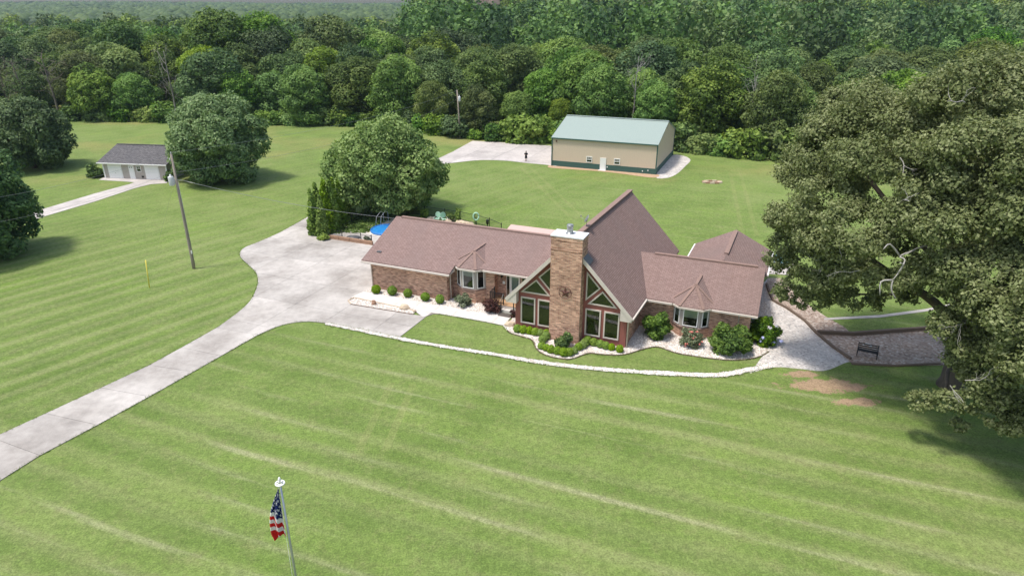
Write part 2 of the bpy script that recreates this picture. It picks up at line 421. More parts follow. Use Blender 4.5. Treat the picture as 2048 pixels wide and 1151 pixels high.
def siding(name, col, period, var=0.15):
    t = NT(name); uv = t.uv(); sx = t.n('ShaderNodeSeparateXYZ'); t.l(uv, sx.inputs[0])
    fr = t.math('FRACT', t.math('MULTIPLY', sx.outputs[0], 1 / period))
    g = t.ramp(fr, [(0.0, 0.0), (0.05, 1.0), (0.12, 0.7), (0.88, 0.7), (0.95, 1.0), (1.0, 0.0)])
    nz = t.noise(t.mapping(uv, (6, 0.7, 1)), 1.0, 4)
    c = t.mix(nz, scl(col, 1 - var), scl(col, 1 + var))
    c = t.mix(0.45, c, t.ramp(g, [(0.0, 0.55), (0.5, 1.0)]), 'MULTIPLY')
    t.pbr(c, 0.6, 0.3, t.bump(g, 0.6, 0.02)); return t.mat
M['red_siding'] = siding('red_siding', (0.29, 0.105, 0.085), 0.2)
M['barn_tan'] = siding('tan_steel', (0.60, 0.485, 0.375), 0.30, 0.05)
M['barn_green'] = siding('green_steel', (0.05, 0.11, 0.095), 0.30, 0.08)
M['barn_roof'] = siding('sage_steel_roof', (0.285, 0.345, 0.31), 0.30, 0.05)
M['pink_metal'] = siding('pink_steel_roof', (0.56, 0.40, 0.35), 0.45, 0.05)
M['gar_siding'] = siding('grey_beige_siding', (0.42, 0.375, 0.335), 0.30, 0.06)
def glass():
    t = NT('window_glass')
    tr = t.n('ShaderNodeBsdfTransparent'); tr.inputs[0].default_value = (0.62, 0.66, 0.64, 1)
    gl = t.n('ShaderNodeBsdfGlossy'); gl.inputs['Roughness'].default_value = 0.015
    gl.inputs['Color'].default_value = (0.95, 1.0, 0.97, 1)
    wv = t.noise(t.pos(), 0.8, 2); t.l(t.bump(wv, 0.06, 0.02), gl.inputs['Normal'])
    fr = t.n('ShaderNodeFresnel'); fr.inputs[0].default_value = 1.9
    mx = t.n('ShaderNodeMixShader'); t.l(fr.outputs[0], mx.inputs[0])
    t.l(tr.outputs[0], mx.inputs[1]); t.l(gl.outputs[0], mx.inputs[2]); t.l(mx.outputs[0], t.out.inputs[0]); return t.mat
M['glass'] = glass()
M['room_dark'] = plain('painted_room_dark', (0.018, 0.017, 0.016), 0.9, 0.1, 0.6, 2)  # unlit room behind the panes, its darkness put into the colour
def blind():
    t = NT('blind_slats'); uv = t.uv(); sx = t.n('ShaderNodeSeparateXYZ'); t.l(uv, sx.inputs[0])
    fr = t.math('FRACT', t.math('MULTIPLY', sx.outputs[1], 1 / 0.16))
    c = t.ramp(fr, [(0.0, (0.45, 0.47, 0.44)), (0.2, (0.80, 0.82, 0.78)), (1.0, (0.70, 0.72, 0.69))])
    t.pbr(c, 0.7, 0.2); return t.mat
M['blind'] = blind()
M['black'] = plain('black_metal', (0.016, 0.016, 0.017), 0.45, 0.4, 0.3)
M['grey_metal'] = plain('galvanised', (0.34, 0.35, 0.34), 0.4, 0.5, 0.2, 5, 0.6)
M['pole_metal'] = plain('pole_aluminium', (0.42, 0.44, 0.45), 0.35, 0.5, 0.1, 4, 0.7)
M['light_metal'] = plain('transformer_paint', (0.56, 0.57, 0.57), 0.45, 0.4, 0.1)
M['cap'] = plain('chimney_cap', (0.72, 0.72, 0.74), 0.6, 0.3, 0.12, 3)
M['lead'] = plain('flashing', (0.10, 0.10, 0.105), 0.5, 0.4, 0.2)
M['rust'] = plain('rusty_iron', (0.115, 0.05, 0.038), 0.7, 0.3, 0.3)
def wood(name, col, sc=(3, 3, 0.25)):
    t = NT(name); nz = t.noise(t.mapping(t.obj(), sc), 3.0, 6, 0.65)
    c = t.mix(nz, scl(col, 0.55), scl(col, 1.4)); t.pbr(c, 0.85, 0.2, t.bump(nz, 0.4, 0.02)); return t.mat
M['pole_wood'] = wood('weathered_pole', (0.30, 0.255, 0.215))
M['timber'] = wood('old_timber', (0.17, 0.125, 0.095), (0.4, 3, 3))
M['deck'] = wood('porch_boards', (0.46, 0.29, 0.165), (0.4, 4, 4))
M['retain'] = wood('retaining_timber', (0.36, 0.22, 0.145), (0.3, 3, 3))
M['bark'] = wood('bark', (0.115, 0.095, 0.078), (2, 2, 0.4))
M['pale_bark'] = wood('bare_wood', (0.38, 0.36, 0.33), (2, 2, 0.5))
M['grey_bark'] = wood('grey_bark', (0.24, 0.22, 0.195), (2, 2, 0.4))
M['dead_wood'] = wood('dead_wood', (0.15, 0.125, 0.105), (2, 2, 0.4))
M['mat_grey'] = plain('grey_mat', (0.11, 0.095, 0.085), 0.95, 0.1, 0.2, 12)
M['mat_orange'] = plain('orange_mat', (0.55, 0.23, 0.08), 0.95, 0.1, 0.3, 8)
M['terracotta'] = plain('pot_glaze', (0.42, 0.40, 0.36), 0.6, 0.3)
M['yellow'] = plain('yellow_plastic', (0.75, 0.62, 0.10), 0.5, 0.4, 0.08)
M['pool_wall'] = plain('pool_liner', (0.04, 0.20, 0.52), 0.5, 0.4, 0.15, 3)
M['paver'] = gravel('pool_pavers', [(0.55, 0.45, 0.35), (0.68, 0.60, 0.49), (0.74, 0.66, 0.56)], 2.2, 0.02)
M['mint'] = plain('mint_paint', (0.42, 0.66, 0.50), 0.4, 0.4, 0.08)
M['teal'] = plain('teal_plastic', (0.22, 0.46, 0.48), 0.45, 0.4, 0.1)
M['rock'] = plain('sandstone', (0.38, 0.30, 0.24), 0.95, 0.1, 0.45, 0.35, 0, 0.6)
M['dark_cloth'] = plain('dark_cloth', (0.02, 0.022, 0.028), 0.9, 0.1, 0.3)
M['skin'] = plain('skin', (0.46, 0.27, 0.19), 0.6, 0.3, 0.08)
M['hair'] = plain('hair', (0.03, 0.02, 0.015), 0.7, 0.2)
M['forest_floor'] = plain('forest_floor', (0.045, 0.06, 0.022), 1.0, 0.05, 0.5, 0.2)
def water():
    t = NT('pool_water'); nz = t.noise(t.pos(), 2.2, 4)
    c = t.mix(nz, (0.015, 0.17, 0.52), (0.05, 0.33, 0.70)); t.pbr(c, 0.08, 0.5, t.bump(nz, 0.25, 0.04)); return t.mat
M['water'] = water()
# foliage families (dark, mid, light)
M['leaf_forest'] = leaf_mat('leaf_forest', (0.04, 0.086, 0.014), (0.105, 0.19, 0.028), (0.205, 0.305, 0.052), 0.28, 0.28)
M['leaf_bright'] = leaf_mat('leaf_bright', (0.064, 0.128, 0.015), (0.145, 0.255, 0.03), (0.255, 0.375, 0.056), 0.3, 0.2)
M['leaf_olive'] = leaf_mat('leaf_olive', (0.056, 0.092, 0.022), (0.122, 0.175, 0.044), (0.2, 0.258, 0.076), 0.28, 0.25)
M['leaf_deep'] = leaf_mat('leaf_deep', (0.03, 0.066, 0.016), (0.075, 0.135, 0.03), (0.14, 0.21, 0.05), 0.25, 0.25)
M['leaf_silver'] = leaf_mat('leaf_silver', (0.078, 0.135, 0.052), (0.168, 0.252, 0.104), (0.305, 0.395, 0.195), 0.25, 0.05)
M['leaf_pear'] = leaf_mat('leaf_pear', (0.08, 0.155, 0.032), (0.175, 0.285, 0.064), (0.325, 0.44, 0.14), 0.28, 0.05)
M['leaf_oak'] = leaf_mat('leaf_oak', (0.082, 0.112, 0.036), (0.178, 0.212, 0.08), (0.305, 0.335, 0.165), 0.28, 0.03)
M['leaf_box'] = leaf_mat('leaf_box', (0.085, 0.15, 0.012), (0.175, 0.29, 0.024), (0.3, 0.43, 0.05), 0.3, 0.06)
M['leaf_holly'] = leaf_mat('leaf_holly', (0.035, 0.077, 0.013), (0.077, 0.156, 0.020), (0.188, 0.300, 0.037), 0.25, 0.06)
M['leaf_arb'] = leaf_mat('leaf_arb', (0.075, 0.14, 0.016), (0.165, 0.27, 0.03), (0.27, 0.385, 0.052), 0.25, 0.04)
M['leaf_grey'] = leaf_mat('leaf_grey', (0.100, 0.130, 0.070), (0.190, 0.225, 0.130), (0.330, 0.360, 0.240), 0.25, 0.05)
M['leaf_purple'] = leaf_mat('leaf_purple', (0.030, 0.012, 0.012), (0.075, 0.028, 0.024), (0.150, 0.062, 0.046), 0.2, 0.05)
M['leaf_ivy'] = leaf_mat('leaf_ivy', (0.04, 0.08, 0.014), (0.095, 0.165, 0.024), (0.165, 0.25, 0.042), 0.25, 0.1)
M['flower_pink'] = plain('pink_petals', (0.72, 0.24, 0.20), 0.7, 0.2, 0.2)
M['flower_blue'] = plain('blue_petals', (0.50, 0.54, 0.85), 0.7, 0.2, 0.2)
M['flower_white'] = plain('white_petals', (0.80, 0.78, 0.80), 0.7, 0.2, 0.1)

# ------------------------------------------------------------------ foliage
def cloud_mesh(name, lobes, n, size, seed, shell=(0.62, 1.04), reject=0.74, flat=0.55, lump=0.18, aspect=1.5, lobe_tint=0.28, core=None):
    """n leaf-spray faces spread over the outer volume of a set of ellipsoid lobes (survey units)"""
    rs = np.random.RandomState(seed)
    L = np.array(lobes, float); c, r = L[:, :3], L[:, 3:6]
    wt = (r[:, 0] * r[:, 1] + r[:, 1] * r[:, 2] + r[:, 0] * r[:, 2]); wt /= wt.sum()
    got = []; tot = 0
    while tot < n:
        k = int((n - tot) * 1.8) + 64
        i = rs.choice(len(L), k, p=wt)
        d = rs.normal(size=(k, 3)); d /= np.linalg.norm(d, axis=1)[:, None]
        fr = 2.6
        lm = 1 + lump * (np.sin(d[:, 0] * fr * 2.1 + i) * np.sin(d[:, 1] * fr * 1.7 + 2 * i) + 0.7 * np.sin(d[:, 2] * fr * 2.6 + 3 * i + d[:, 0] * 4))
        rad = (shell[0] + (shell[1] - shell[0]) * rs.rand(k) ** 0.55) * lm
        p = c[i] + d * r[i] * rad[:, None]
        if core is not None:
            K = np.array(core, np.float32); pf = p.astype(np.float32); q = np.full(k, 9.0, np.float32)
            for a in K: q = np.minimum(q, (((pf - a[:3]) / a[3:6]) ** 2).sum(1))
            ok = (q > reject ** 2) | (rs.rand(k) < 0.06)
            p, d, i, lm = p[ok], d[ok], i[ok], lm[ok]
        elif len(L) > 1:
            q = np.linalg.norm((p[:, None, :] - c[None]) / r[None], axis=2)
            q[np.arange(k), i] = 9
            ok = (q.min(axis=1) > reject) | (rs.rand(k) < 0.10)
            p, d, i, lm = p[ok], d[ok], i[ok], lm[ok]
        got.append((p, d, i, lm)); tot += len(p)
    p = np.concatenate([g[0] for g in got])[:n]; d = np.concatenate([g[1] for g in got])[:n]
    i = np.concatenate([g[2] for g in got])[:n]; lm = np.concatenate([g[3] for g in got])[:n]
    nr = d + np.array([0, 0, 0.45]) + rs.normal(size=(n, 3)) * flat
    nr /= np.linalg.norm(nr, axis=1)[:, None]
    rv = rs.normal(size=(n, 3)); t = np.cross(nr, rv); t /= np.linalg.norm(t, axis=1)[:, None]
    b = np.cross(nr, t)
    sz = size * (0.55 + 0.9 * rs.rand(n))[:, None]
    V = np.empty((n, 4, 3))
    V[:, 0] = p - t * sz * 0.5 * aspect; V[:, 2] = p + t * sz * 0.5 * aspect
    V[:, 1] = p - b * sz * 0.5 - nr * sz * 0.22; V[:, 3] = p + b * sz * 0.5 - nr * sz * 0.22
    lt = rs.rand(len(L))
    tint = np.clip(0.5 + lobe_tint * (lt[i] - 0.5) * 2 + 0.24 * rs.normal(size=n) + (lm - 1) * 0.6, 0, 1)
    return quads_mesh(name, V, tint)
def quads_mesh(name, V, tint=None):
    n = len(V); me = bpy.data.meshes.new(name)
    k = V.shape[1]
    me.vertices.add(n * k); me.vertices.foreach_set('co', (V * S).reshape(-1).astype(np.float32))
    me.loops.add(n * k); me.loops.foreach_set('vertex_index', np.arange(n * k, dtype=np.int32))
    me.polygons.add(n); me.polygons.foreach_set('loop_start', np.arange(0, n * k, k, dtype=np.int32))
    me.update(calc_edges=True)
    if tint is not None:
        a = me.attributes.new('tint', 'FLOAT', 'FACE'); a.data.foreach_set('value', tint.astype(np.float32))
    return me
def crown_lobes(rng, R0, Hc, z0, n=14, fill=0.62, taper=0.0, lob=(0.30, 0.46)):
    """lobes on an egg of radius R0, height Hc, base z0"""
    out = [(0, 0, z0 + Hc * 0.48, R0 * fill, R0 * fill, Hc * 0.40)]
    for k in range(n):
        zz = (k + 0.5) / n; zz = zz ** 0.9
        prof = math.sin(math.pi * min(0.97, max(0.10, zz * 0.86 + 0.12))) ** 0.6 * (1 - taper * zz)
        an = k * 2.39996 + rng.uniform(-.4, .4)
        rr = R0 * prof * rng.uniform(0.55, 0.78)
        q = R0 * rng.uniform(*lob)
        out.append((rr * math.cos(an), rr * math.sin(an), z0 + Hc * (0.08 + zz * 0.80), q, q, q * rng.uniform(.7, .95)))
    return out
def trunk_mesh(name, rng, h, r, lobes, nl=6, zsplit=0.35, lean=0.03):
    mb = MB(); top = Vector((rng.uniform(-lean, lean) * h, rng.uniform(-lean, lean) * h, h * 0.8))
    path = [Vector((0, 0, -0.3)), Vector((0, 0, 0.25 * h * .3)), top * 0.5 + Vector((rng.uniform(-.1, .1), rng.uniform(-.1, .1), 0)), top]
    mb.tube(path, [r * 1.35, r, r * 0.72, r * 0.2], 9)
    for lb in rng.sample(lobes, min(nl, len(lobes))):
        e = Vector(lb[:3]); z = max(h * zsplit * rng.uniform(.6, 1.1), 0.4)
        b = path[2] * min(1.0, z / max(path[2].z, .1)); m = b.lerp(e, 0.5) + Vector((rng.uniform(-.4, .4), rng.uniform(-.4, .4), -0.05 * h))
        mb.tube([b, m, e], [r * 0.5, r * 0.3, r * 0.08], 6)
    return mb.mesh(name)
def place_mesh(name, me, mat, parent, smooth=False):
    if not me.materials: me.materials.append(mat)
    o = bpy.data.objects.new(name, me); COL.objects.link(o); o.parent = parent; return o

# ================================================================== SETTING
rng = random.Random(7)
# ground: one sheet to the horizon
g = MB()
g.face([(-5000, -60, 0), (5000, -60, 0), (5000, 7000, 0), (-5000, 7000, 0)])
tag(g.build('lawn', M['lawn']), kind='structure')

def slabs(parent, poly, frame_u, frame_w, org, size, z, th, mat, gap=0.012, offs=(0, 0)):
    """cut a ground polygon into concrete panels along a square grid"""
    us = [(p - org).dot(frame_u) for p in poly]; ws = [(p - org).dot(frame_w) for p in poly]
    i0, i1 = math.floor((min(us) - offs[0]) / size), math.ceil((max(us) - offs[0]) / size)
    j0, j1 = math.floor((min(ws) - offs[1]) / size), math.ceil((max(ws) - offs[1]) / size)
    for i in range(i0, i1):
        for j in range(j0, j1):
            q = list(poly)
            for (n, lo, hi) in ((frame_u, offs[0] + i * size + gap, offs[0] + (i + 1) * size - gap), (frame_w, offs[1] + j * size + gap, offs[1] + (j + 1) * size - gap)):
                k = n.dot(org)
                q = clip_half(q, n.x, n.y, -(k + lo))
                if len(q) > 2: q = clip_half(q, -n.x, -n.y, k + hi)
            if len(q) > 2 and abs(area2(q)) > 0.25:
                plate(MB(), q, z, th).build('slab', mat, parent)
def px(pts, z=0.0): return [G(*p, z) for p in pts]

# ---- driveway
LE = [(-130, 930), (-15, 876), (92, 827), (202, 776), (299, 730.5), (364, 695), (434, 655.6)]
RE = [(-20, 974), (80, 911), (195, 850), (299, 793), (386, 744), (442, 712), (516, 670)]
apron_px = [(434, 655.6), (452, 643), (487, 616), (504, 596.5), (514, 574), (516, 560), (512, 545), (497, 530), (483, 517), (480, 506), (490, 495), (520, 483), (560, 465), (600, 443), (622, 430)]
curve = crom(px(apron_px), 4)
right_px = crom(px([(660, 648), (626, 643.5), (591, 645), (556, 653), (516, 670)]), 4)
apron = curve + px([(650, 425), (700, 452), (745, 470)]) + [HF.W(3, 12), HF.W(3, 0.1), HF.W(0.1, 0.05)] + px([(727, 584), (702, 596), (695, 602), (702, 609), (825.6, 629.5), (845, 632), (853, 633), (797, 676), (730, 662)]) + right_px
drive = thing('driveway', None, None); drive['kind'] = 'structure'
strip = px(LE) + [G(*p) for p in RE[::-1]]
plate(MB(), strip, 0.012, 0.05).build('joint_bed', M['joint'], drive)
plate(MB(), apron, 0.008, 0.05).build('joint_bed', M['joint'], drive)
for i in range(len(LE) - 1):
    a0, a1, b0, b1 = G(*LE[i]), G(*LE[i + 1]), G(*RE[i]), G(*RE[i + 1])
    g_ = 0.004
    plate(MB(), [a0.lerp(a1, g_), a0.lerp(a1, 1 - g_), b0.lerp(b1, 1 - g_), b0.lerp(b1, g_)], 0.045, 0.06).build('slab', M['conc'], drive)
slabs(drive, apron, HF.u, HF.w, HF.o, 4.3, 0.045, 0.05, M['conc'], 0.011, (0.4, -1.1))

# ---- walkway to the porch
up_px = [(722, 586), (727, 584), (791.7, 595), (859, 608.6), (900, 614.5), (932.6, 623), (962.5, 626), (990, 631), (1000, 626), (1022.5, 634.6)]
lo_px = [(1008, 652), (967.6, 643.5), (919, 635), (880, 628.3), (868, 628), (856, 632), (846, 635), (831, 623.5), (708, 596.5), (702, 596)]
walk = thing('walkway', None, None); walk['kind'] = 'structure'
wpoly = px(up_px + lo_px)
plate(MB(), wpoly, 0.05, 0.05).build('joint_bed', M['joint'], walk)
slabs(walk, wpoly, HF.u, HF.w, HF.o, 1.75, 0.075, 0.05, M['walk'], 0.009, (0.3, -2.6))

# ---- planted beds of white stone
bed_front = crom(px([(1006, 651), (1020, 665.7), (1041, 672.6), (1060, 678), (1068, 685), (1071.5, 696), (1082.6, 706), (1103, 714), (1131, 718.5), (1147, 717), (1166, 710), (1180, 706.5), (1203, 709), (1235, 710.5), (1257, 707.5), (1280, 700.5), (1305, 694.5), (1321, 695.5), (1352, 706), (1396, 713.7), (1430, 718), (1461, 720.5), (1500, 718), (1524, 711.5), (1538, 703)]), 3)
bed_poly = bed_front + px([(1556, 670), (1548, 630), (1528, 600)]) + [HF.W(31, 3), HF.W(24, 3), HF.W(14.6, -1), HF.W(13.6, -0.6)] + px([(1022, 640)])
sheet('stone_bed', bed_poly, 0.03, M['white_gravel'])
bedl = px(up_px[1:9]) + [HF.W(12.2, 0.4), HF.W(8, 1.0), HF.W(7.2, 0.4), HF.W(0, 0.3)]
sheet('stone_bed', bedl, 0.034, M['white_gravel'])
plan_px = [(697, 602.5), (702, 608.6), (760, 618.5), (825.6, 629), (831, 623.5), (770, 610), (708, 597)]
sheet('stone_bed', px(plan_px), 0.055, M['white_gravel'])
# thin stone edging of the island bed and of the front bed
def edging(name, pts, w_, h, mat, label, cat, seg=None, z=0.0):
    t = thing(name, label, cat, pts[0])
    mb = MB()
    for a, b in zip(pts[:-1], pts[1:]):
        d = (b - a)
        mb.bar(Vector((a.x, a.y, z + h / 2)) - pts[0], Vector((b.x, b.y, z + h / 2)) - pts[0], w_, h)
    mb.build('edge_strip', mat, t); return t
edging('bed_edging', px([(702, 609.5), (697, 602.5), (708, 596.5), (770, 609.5), (831, 623)]), 0.07, 0.14, M['stone'], 'low tan stone edging round the narrow island bed', 'edging')
edging('bed_edging', px([(702, 609.2), (760, 619), (825.6, 629.5)]), 0.05, 0.1, M['timber'], 'thin dark edging between island bed and parking slab', 'edging')
edging('bed_edging', bed_front[2:], 0.06, 0.07, M['timber'], 'thin brown edging curving along the front stone bed', 'edging')

# ---- white gravel path across the lawn
pc = crom(px([(652, 647.5), (700, 657), (791, 675.5), (850, 686.5), (911, 697), (982, 707.5), (1066, 722), (1155, 734), (1266, 743), (1377, 749), (1444, 749.5), (1490, 741), (1540, 731)]), 8)
lp, rp = [], []
for i, p in enumerate(pc):
    d = (pc[min(i + 1, len(pc) - 1)] - pc[max(i - 1, 0)]).normalized(); n = Vector((-d.y, d.x, 0))
    wd = 0.15 + 0.13 * i / len(pc) + 0.09 * noise.noise(p * 1.7)
    lp.append(p + n * (wd + 0.05 * noise.noise(p * 5))); rp.append(p - n * (wd + 0.07 * noise.noise(p * 4 + Vector((9, 0, 0)))))
PATH_POLY = lp + rp[::-1]
sheet('gravel_path', PATH_POLY, 0.05, M['path_gravel'])

# ---- gravel yard at the right end of the house
yard = crom(px([(1500, 746), (1549, 734), (1599, 737), (1648, 741), (1688, 726), (1701, 719), (1665, 694.6), (1632, 666.5), (1609, 642), (1576, 618.7), (1546, 602), (1534, 572), (1536, 556)]), 4) + [HF.W(30.5, 10), HF.W(30.5, 2)] + px([(1535, 700), (1524, 713)])
sheet('gravel_yard', yard, 0.016, M['grey_gravel'])
band = px([(1534, 556), (1534, 572), (1546, 602), (1576, 618.7), (1609, 642), (1632, 666.5), (1705, 670), (1690, 655), (1650, 632), (1612, 606), (1580, 575), (1560, 556)])
sheet('gravel_border', band, 0.022, M['mulch'])
mul = px([(1632, 666.5), (1705, 671), (1800, 664), (1896, 658), (1950, 690), (1900, 730), (1790, 731), (1705, 727.6), (1665, 694.6)])
sheet('mulch_bed', mul, 0.026, M['mulch'])
edging('timber_edging', px([(1533, 569), (1540, 590), (1546, 602), (1576, 618.7), (1609, 642), (1632, 666.5), (1665, 694.6), (1701, 719)]), 0.16, 0.18, M['timber'], 'dark rounded timber edging curving beside the grey gravel yard', 'edging')
edging('timber_edging', px([(1634, 667), (1705, 670.5), (1800, 663.5), (1896, 657)]), 0.22, 0.3, M['timber'], 'straight landscape timber along the back of the mulch bed', 'edging')
edging('timber_edging', px([(1703, 728), (1790, 732), (1880, 728)]), 0.14, 0.12, M['timber'], 'low timber along the lawn side of the mulch bed', 'edging')
sheet('garden_path', px([(1648, 636), (1760, 630), (1850, 618), (1930, 602), (1930, 606), (1850, 623), (1760, 635), (1648, 640)]), 0.03, M['pad'])
sheet('patio', px([(1534, 534), (1539, 548), (1586, 551), (1600, 540), (1585, 526), (1545, 522)]), 0.05, M['pad'])

# ---- barn pad and garage drive
bp = crom(px([(800, 345), (860, 332), (905, 326), (960, 320.5), (1010, 321.5), (1052, 326), (1095, 330), (1112, 333)]), 4) + px([(1140, 310), (1100, 291.5), (1060, 289.5), (1000, 285), (945, 282), (905, 304), (860, 325), (800, 341)])
bpad = thing('barn_pad', None, None); bpad['kind'] = 'structure'
BF = Frame(6.18, 102.02, 22)
plate(MB(), bp, 0.01, 0.05).build('joint_bed', M['joint'], bpad)
slabs(bpad, bp, BF.u, BF.w, BF.o, 5.2, 0.04, 0.05, M['pad'], 0.02, (0, 1))
sheet('gravel_pad', crom(px([(1311, 352), (1330, 356.5), (1352, 349), (1372, 331), (1381, 320), (1368, 312), (1348, 310), (1335, 318)]), 3, True), 0.02, M['grey_gravel'])
sheet('barn_border', crom(px([(1097, 332), (1104, 336), (1180, 341), (1240, 347), (1290, 354), (1312, 355), (1318, 350), (1290, 344), (1200, 336), (1110, 329)]), 3, True), 0.024, plain('tan_mulch', (0.42, 0.29, 0.19), 0.95, 0.1, 0.3, 2))
gd = px([(198, 360), (210, 354), (337, 359.5), (334, 366.5), (302, 368.6), (269.5, 376.7), (188.7, 403.6), (89, 433), (-30, 468), (-30, 452), (81, 420), (189, 387.5), (258.8, 368.6), (269.5, 364.5)])
gdr = thing('garage_drive', None, None); gdr['kind'] = 'structure'
plate(MB(), gd, 0.01, 0.05).build('joint_bed', M['joint'], gdr)
GF = Frame(-58.68, 93.99, 8.5)
slabs(gdr, gd, GF.u, GF.w, GF.o, 5.0, 0.04, 0.05, M['pad'], 0.02, (1, 0))

# ================================================================== WINDOWS, generic
def inset(poly, d):
    n = len(poly); out = []
    A = sum(poly[i][0] * poly[(i + 1) % n][1] - poly[(i + 1) % n][0] * poly[i][1] for i in range(n))
    sg = 1 if A > 0 else -1
    L_ = []
    for i in range(n):
        (x0, y0), (x1, y1) = poly[i], poly[(i + 1) % n]
        dx, dy = x1 - x0, y1 - y0; l = math.hypot(dx, dy); nx, ny = -dy / l * sg, dx / l * sg
        L_.append((nx, ny, nx * x0 + ny * y0 + d))
    for i in range(n):
        a, b = L_[i - 1], L_[i]
        det = a[0] * b[1] - a[1] * b[0]
        out.append(((a[2] * b[1] - a[1] * b[2]) / det, (a[0] * b[2] - a[2] * b[0]) / det))
    return out
def window(parent, o, t, n, poly, fw=0.07, depth=0.07, frame=None, blind=0.0, bars=(), name='window', label=None, sill=True):
    """o: origin on the wall, t: tangent, n: outward normal, poly: (x, z) outline, counter-clockwise seen from outside"""
    frame = frame or M['white']; o, t, n = Vector(o), Vector(t).normalized(), Vector(n).normalized()
    P3 = lambda x, z, d: o + t * x + n * d + Vector((0, 0, z))
    A = sum(poly[i][0] * poly[(i + 1) % len(poly)][1] - poly[(i + 1) % len(poly)][0] * poly[i][1] for i in range(len(poly)))
    if A < 0: poly = poly[::-1]
    inn = inset(poly, fw); k = len(poly); mb = MB()
    for i in range(k):
        j = (i + 1) % k
        mb.face([P3(*poly[i], depth), P3(*poly[j], depth), P3(*inn[j], depth), P3(*inn[i], depth)])
        mb.face([P3(*poly[i], 0), P3(*poly[j], 0), P3(*poly[j], depth), P3(*poly[i], depth)])
        mb.face([P3(*inn[j], 0), P3(*inn[i], 0), P3(*inn[i], depth), P3(*inn[j], depth)])
    for (x0, z0, x1, z1, w_) in bars:
        mb.bar(P3(x0, z0, depth - 0.012), P3(x1, z1, depth - 0.012), w_, 0.03, n)
    mb.face([P3(x, z, 0.006) for x, z in inn], 1)  # flat dark backing on the wall, room shade painted in
    wo = mb.build(name, [frame, M['room_dark']], parent)
    if label: wo['label'] = label
    MB().face([P3(x, z, depth - 0.03) for x, z in inn]).build('pane', M['glass'], wo)
    if blind > 0:
        xs = [p[0] for p in inn]; zs = [p[1] for p in inn]; zb = max(zs) - (max(zs) - min(zs)) * blind
        MB().face([P3(min(xs), zb, 0.02), P3(max(xs), zb, 0.02), P3(max(xs), max(zs), 0.02), P3(min(xs), max(zs), 0.02)]).build('blind', M['blind'], wo)
    return wo
def rect(x0, x1, z0, z1): return [(x0, z0), (x1, z0), (x1, z1), (x0, z1)]

# ================================================================== MAIN HOUSE
house = thing('brick_house', 'long brown-roofed brick house with steep glass gable and chimney', 'house', HF.o, -HF.yaw)
U_, N_ = Vector((1, 0, 0)), Vector((0, -1, 0))
def slope_slab(pts, th=0.13):
    pts = [Vector(p) for p in pts]
    n = (pts[1] - pts[0]).cross(pts[2] - pts[0])
    if n.z < 0: pts = pts[::-1]
    return pts, Vector((0, 0, th))
def roof(parts, mat, parent, name='roof'):
    mb = MB()
    for p in parts:
        q, h = slope_slab(p); mb.prism(q, h)
    return mb.build(name, mat, parent)
# left wing
zl = lambda b: 2.75 + 0.374 * (b + 0.55)
RB = 5.4; ZR = zl(RB)
w_ = MB()
w_.box(0, 7.4, 0.0, 10.8, -0.2, 2.62)
w_.prism([(0, 0.0, 2.6), (0, RB, ZR - 0.14), (0, 10.8, 2.6)], (-0.15, 0, 0))
w_.build('wall', M['brick'], house)
MB().box(7.4, 11.2, 1.1, 10.8, -0.2, 3.0).build('wall', M['brick'], house)
MB().box(11.2, 14.6, 1.7, 10.8, -0.2, 3.0).build('wall', M['brick'], house)
be = zl(0.55)
lroof = roof([[(-0.5, -0.55, zl(-0.55)), (7.95, -0.55, zl(-0.55)), (7.95, RB, ZR), (-0.5, RB, ZR)],
      [(7.95, 0.5, zl(0.5)), (14.62, 0.5, zl(0.5)), (16.4, RB, ZR), (7.95, RB, ZR)],
      [(-0.5, RB, ZR), (16.4, RB, ZR), (14.6, 11.35, zl(-0.55)), (-0.5, 11.35, zl(-0.55))]], M['shingle'], house)
MB().box(0.1, 15.0, RB - 0.16, RB + 0.16, ZR - 0.03, ZR + 0.07).build('ridge_vent', M['ridge'], lroof)
# dark roof stain near left rake, stood in for by a small added box
MB().box(0.35, 0.75, 0.55, 0.85, zl(0.7) - 0.05, zl(0.7) + 0.05).build('roof_stain', M['lead'], lroof)
def gutter(pts, parent, r=0.065, mat=None):
    mb = MB()
    for a, b in zip(pts[:-1], pts[1:]): mb.bar(a, b, 0.13, 0.13)
    return mb.build('gutter', mat or M['trim'], parent)
gutter([(-0.5, -0.62, zl(-.55) - 0.15), (7.95, -0.62, zl(-.55) - 0.15)], house)
# soffits
MB().box(-0.45, 7.9, -0.52, 0.0, 2.56, 2.60).build('soffit', M['trim'], house)
MB().box(7.95, 14.5, 0.55, 1.1, 2.95, 2.99).build('soffit', M['trim'], house)
MB().prism([(7.93, -0.55, zl(-.55) - .14), (7.93, 0.5, zl(.5) - .14), (7.93, 0.5, 2.60), (7.93, -0.55, 2.60)][::-1], (0.04, 0, 0)).build('rake_board', M['trim'], house)
def downspout(parent, pts): return MB().tube(pts, 0.05, 6).build('downspout', M['trim'], parent)
downspout(house, [(0.12, -0.58, 2.5), (0.12, -0.1, 2.35), (0.12, -0.08, 0.1)])
downspout(house, [(7.52, -0.45, 2.5), (7.52, 0.35, 2.3), (7.52, 0.4, 0.1)])
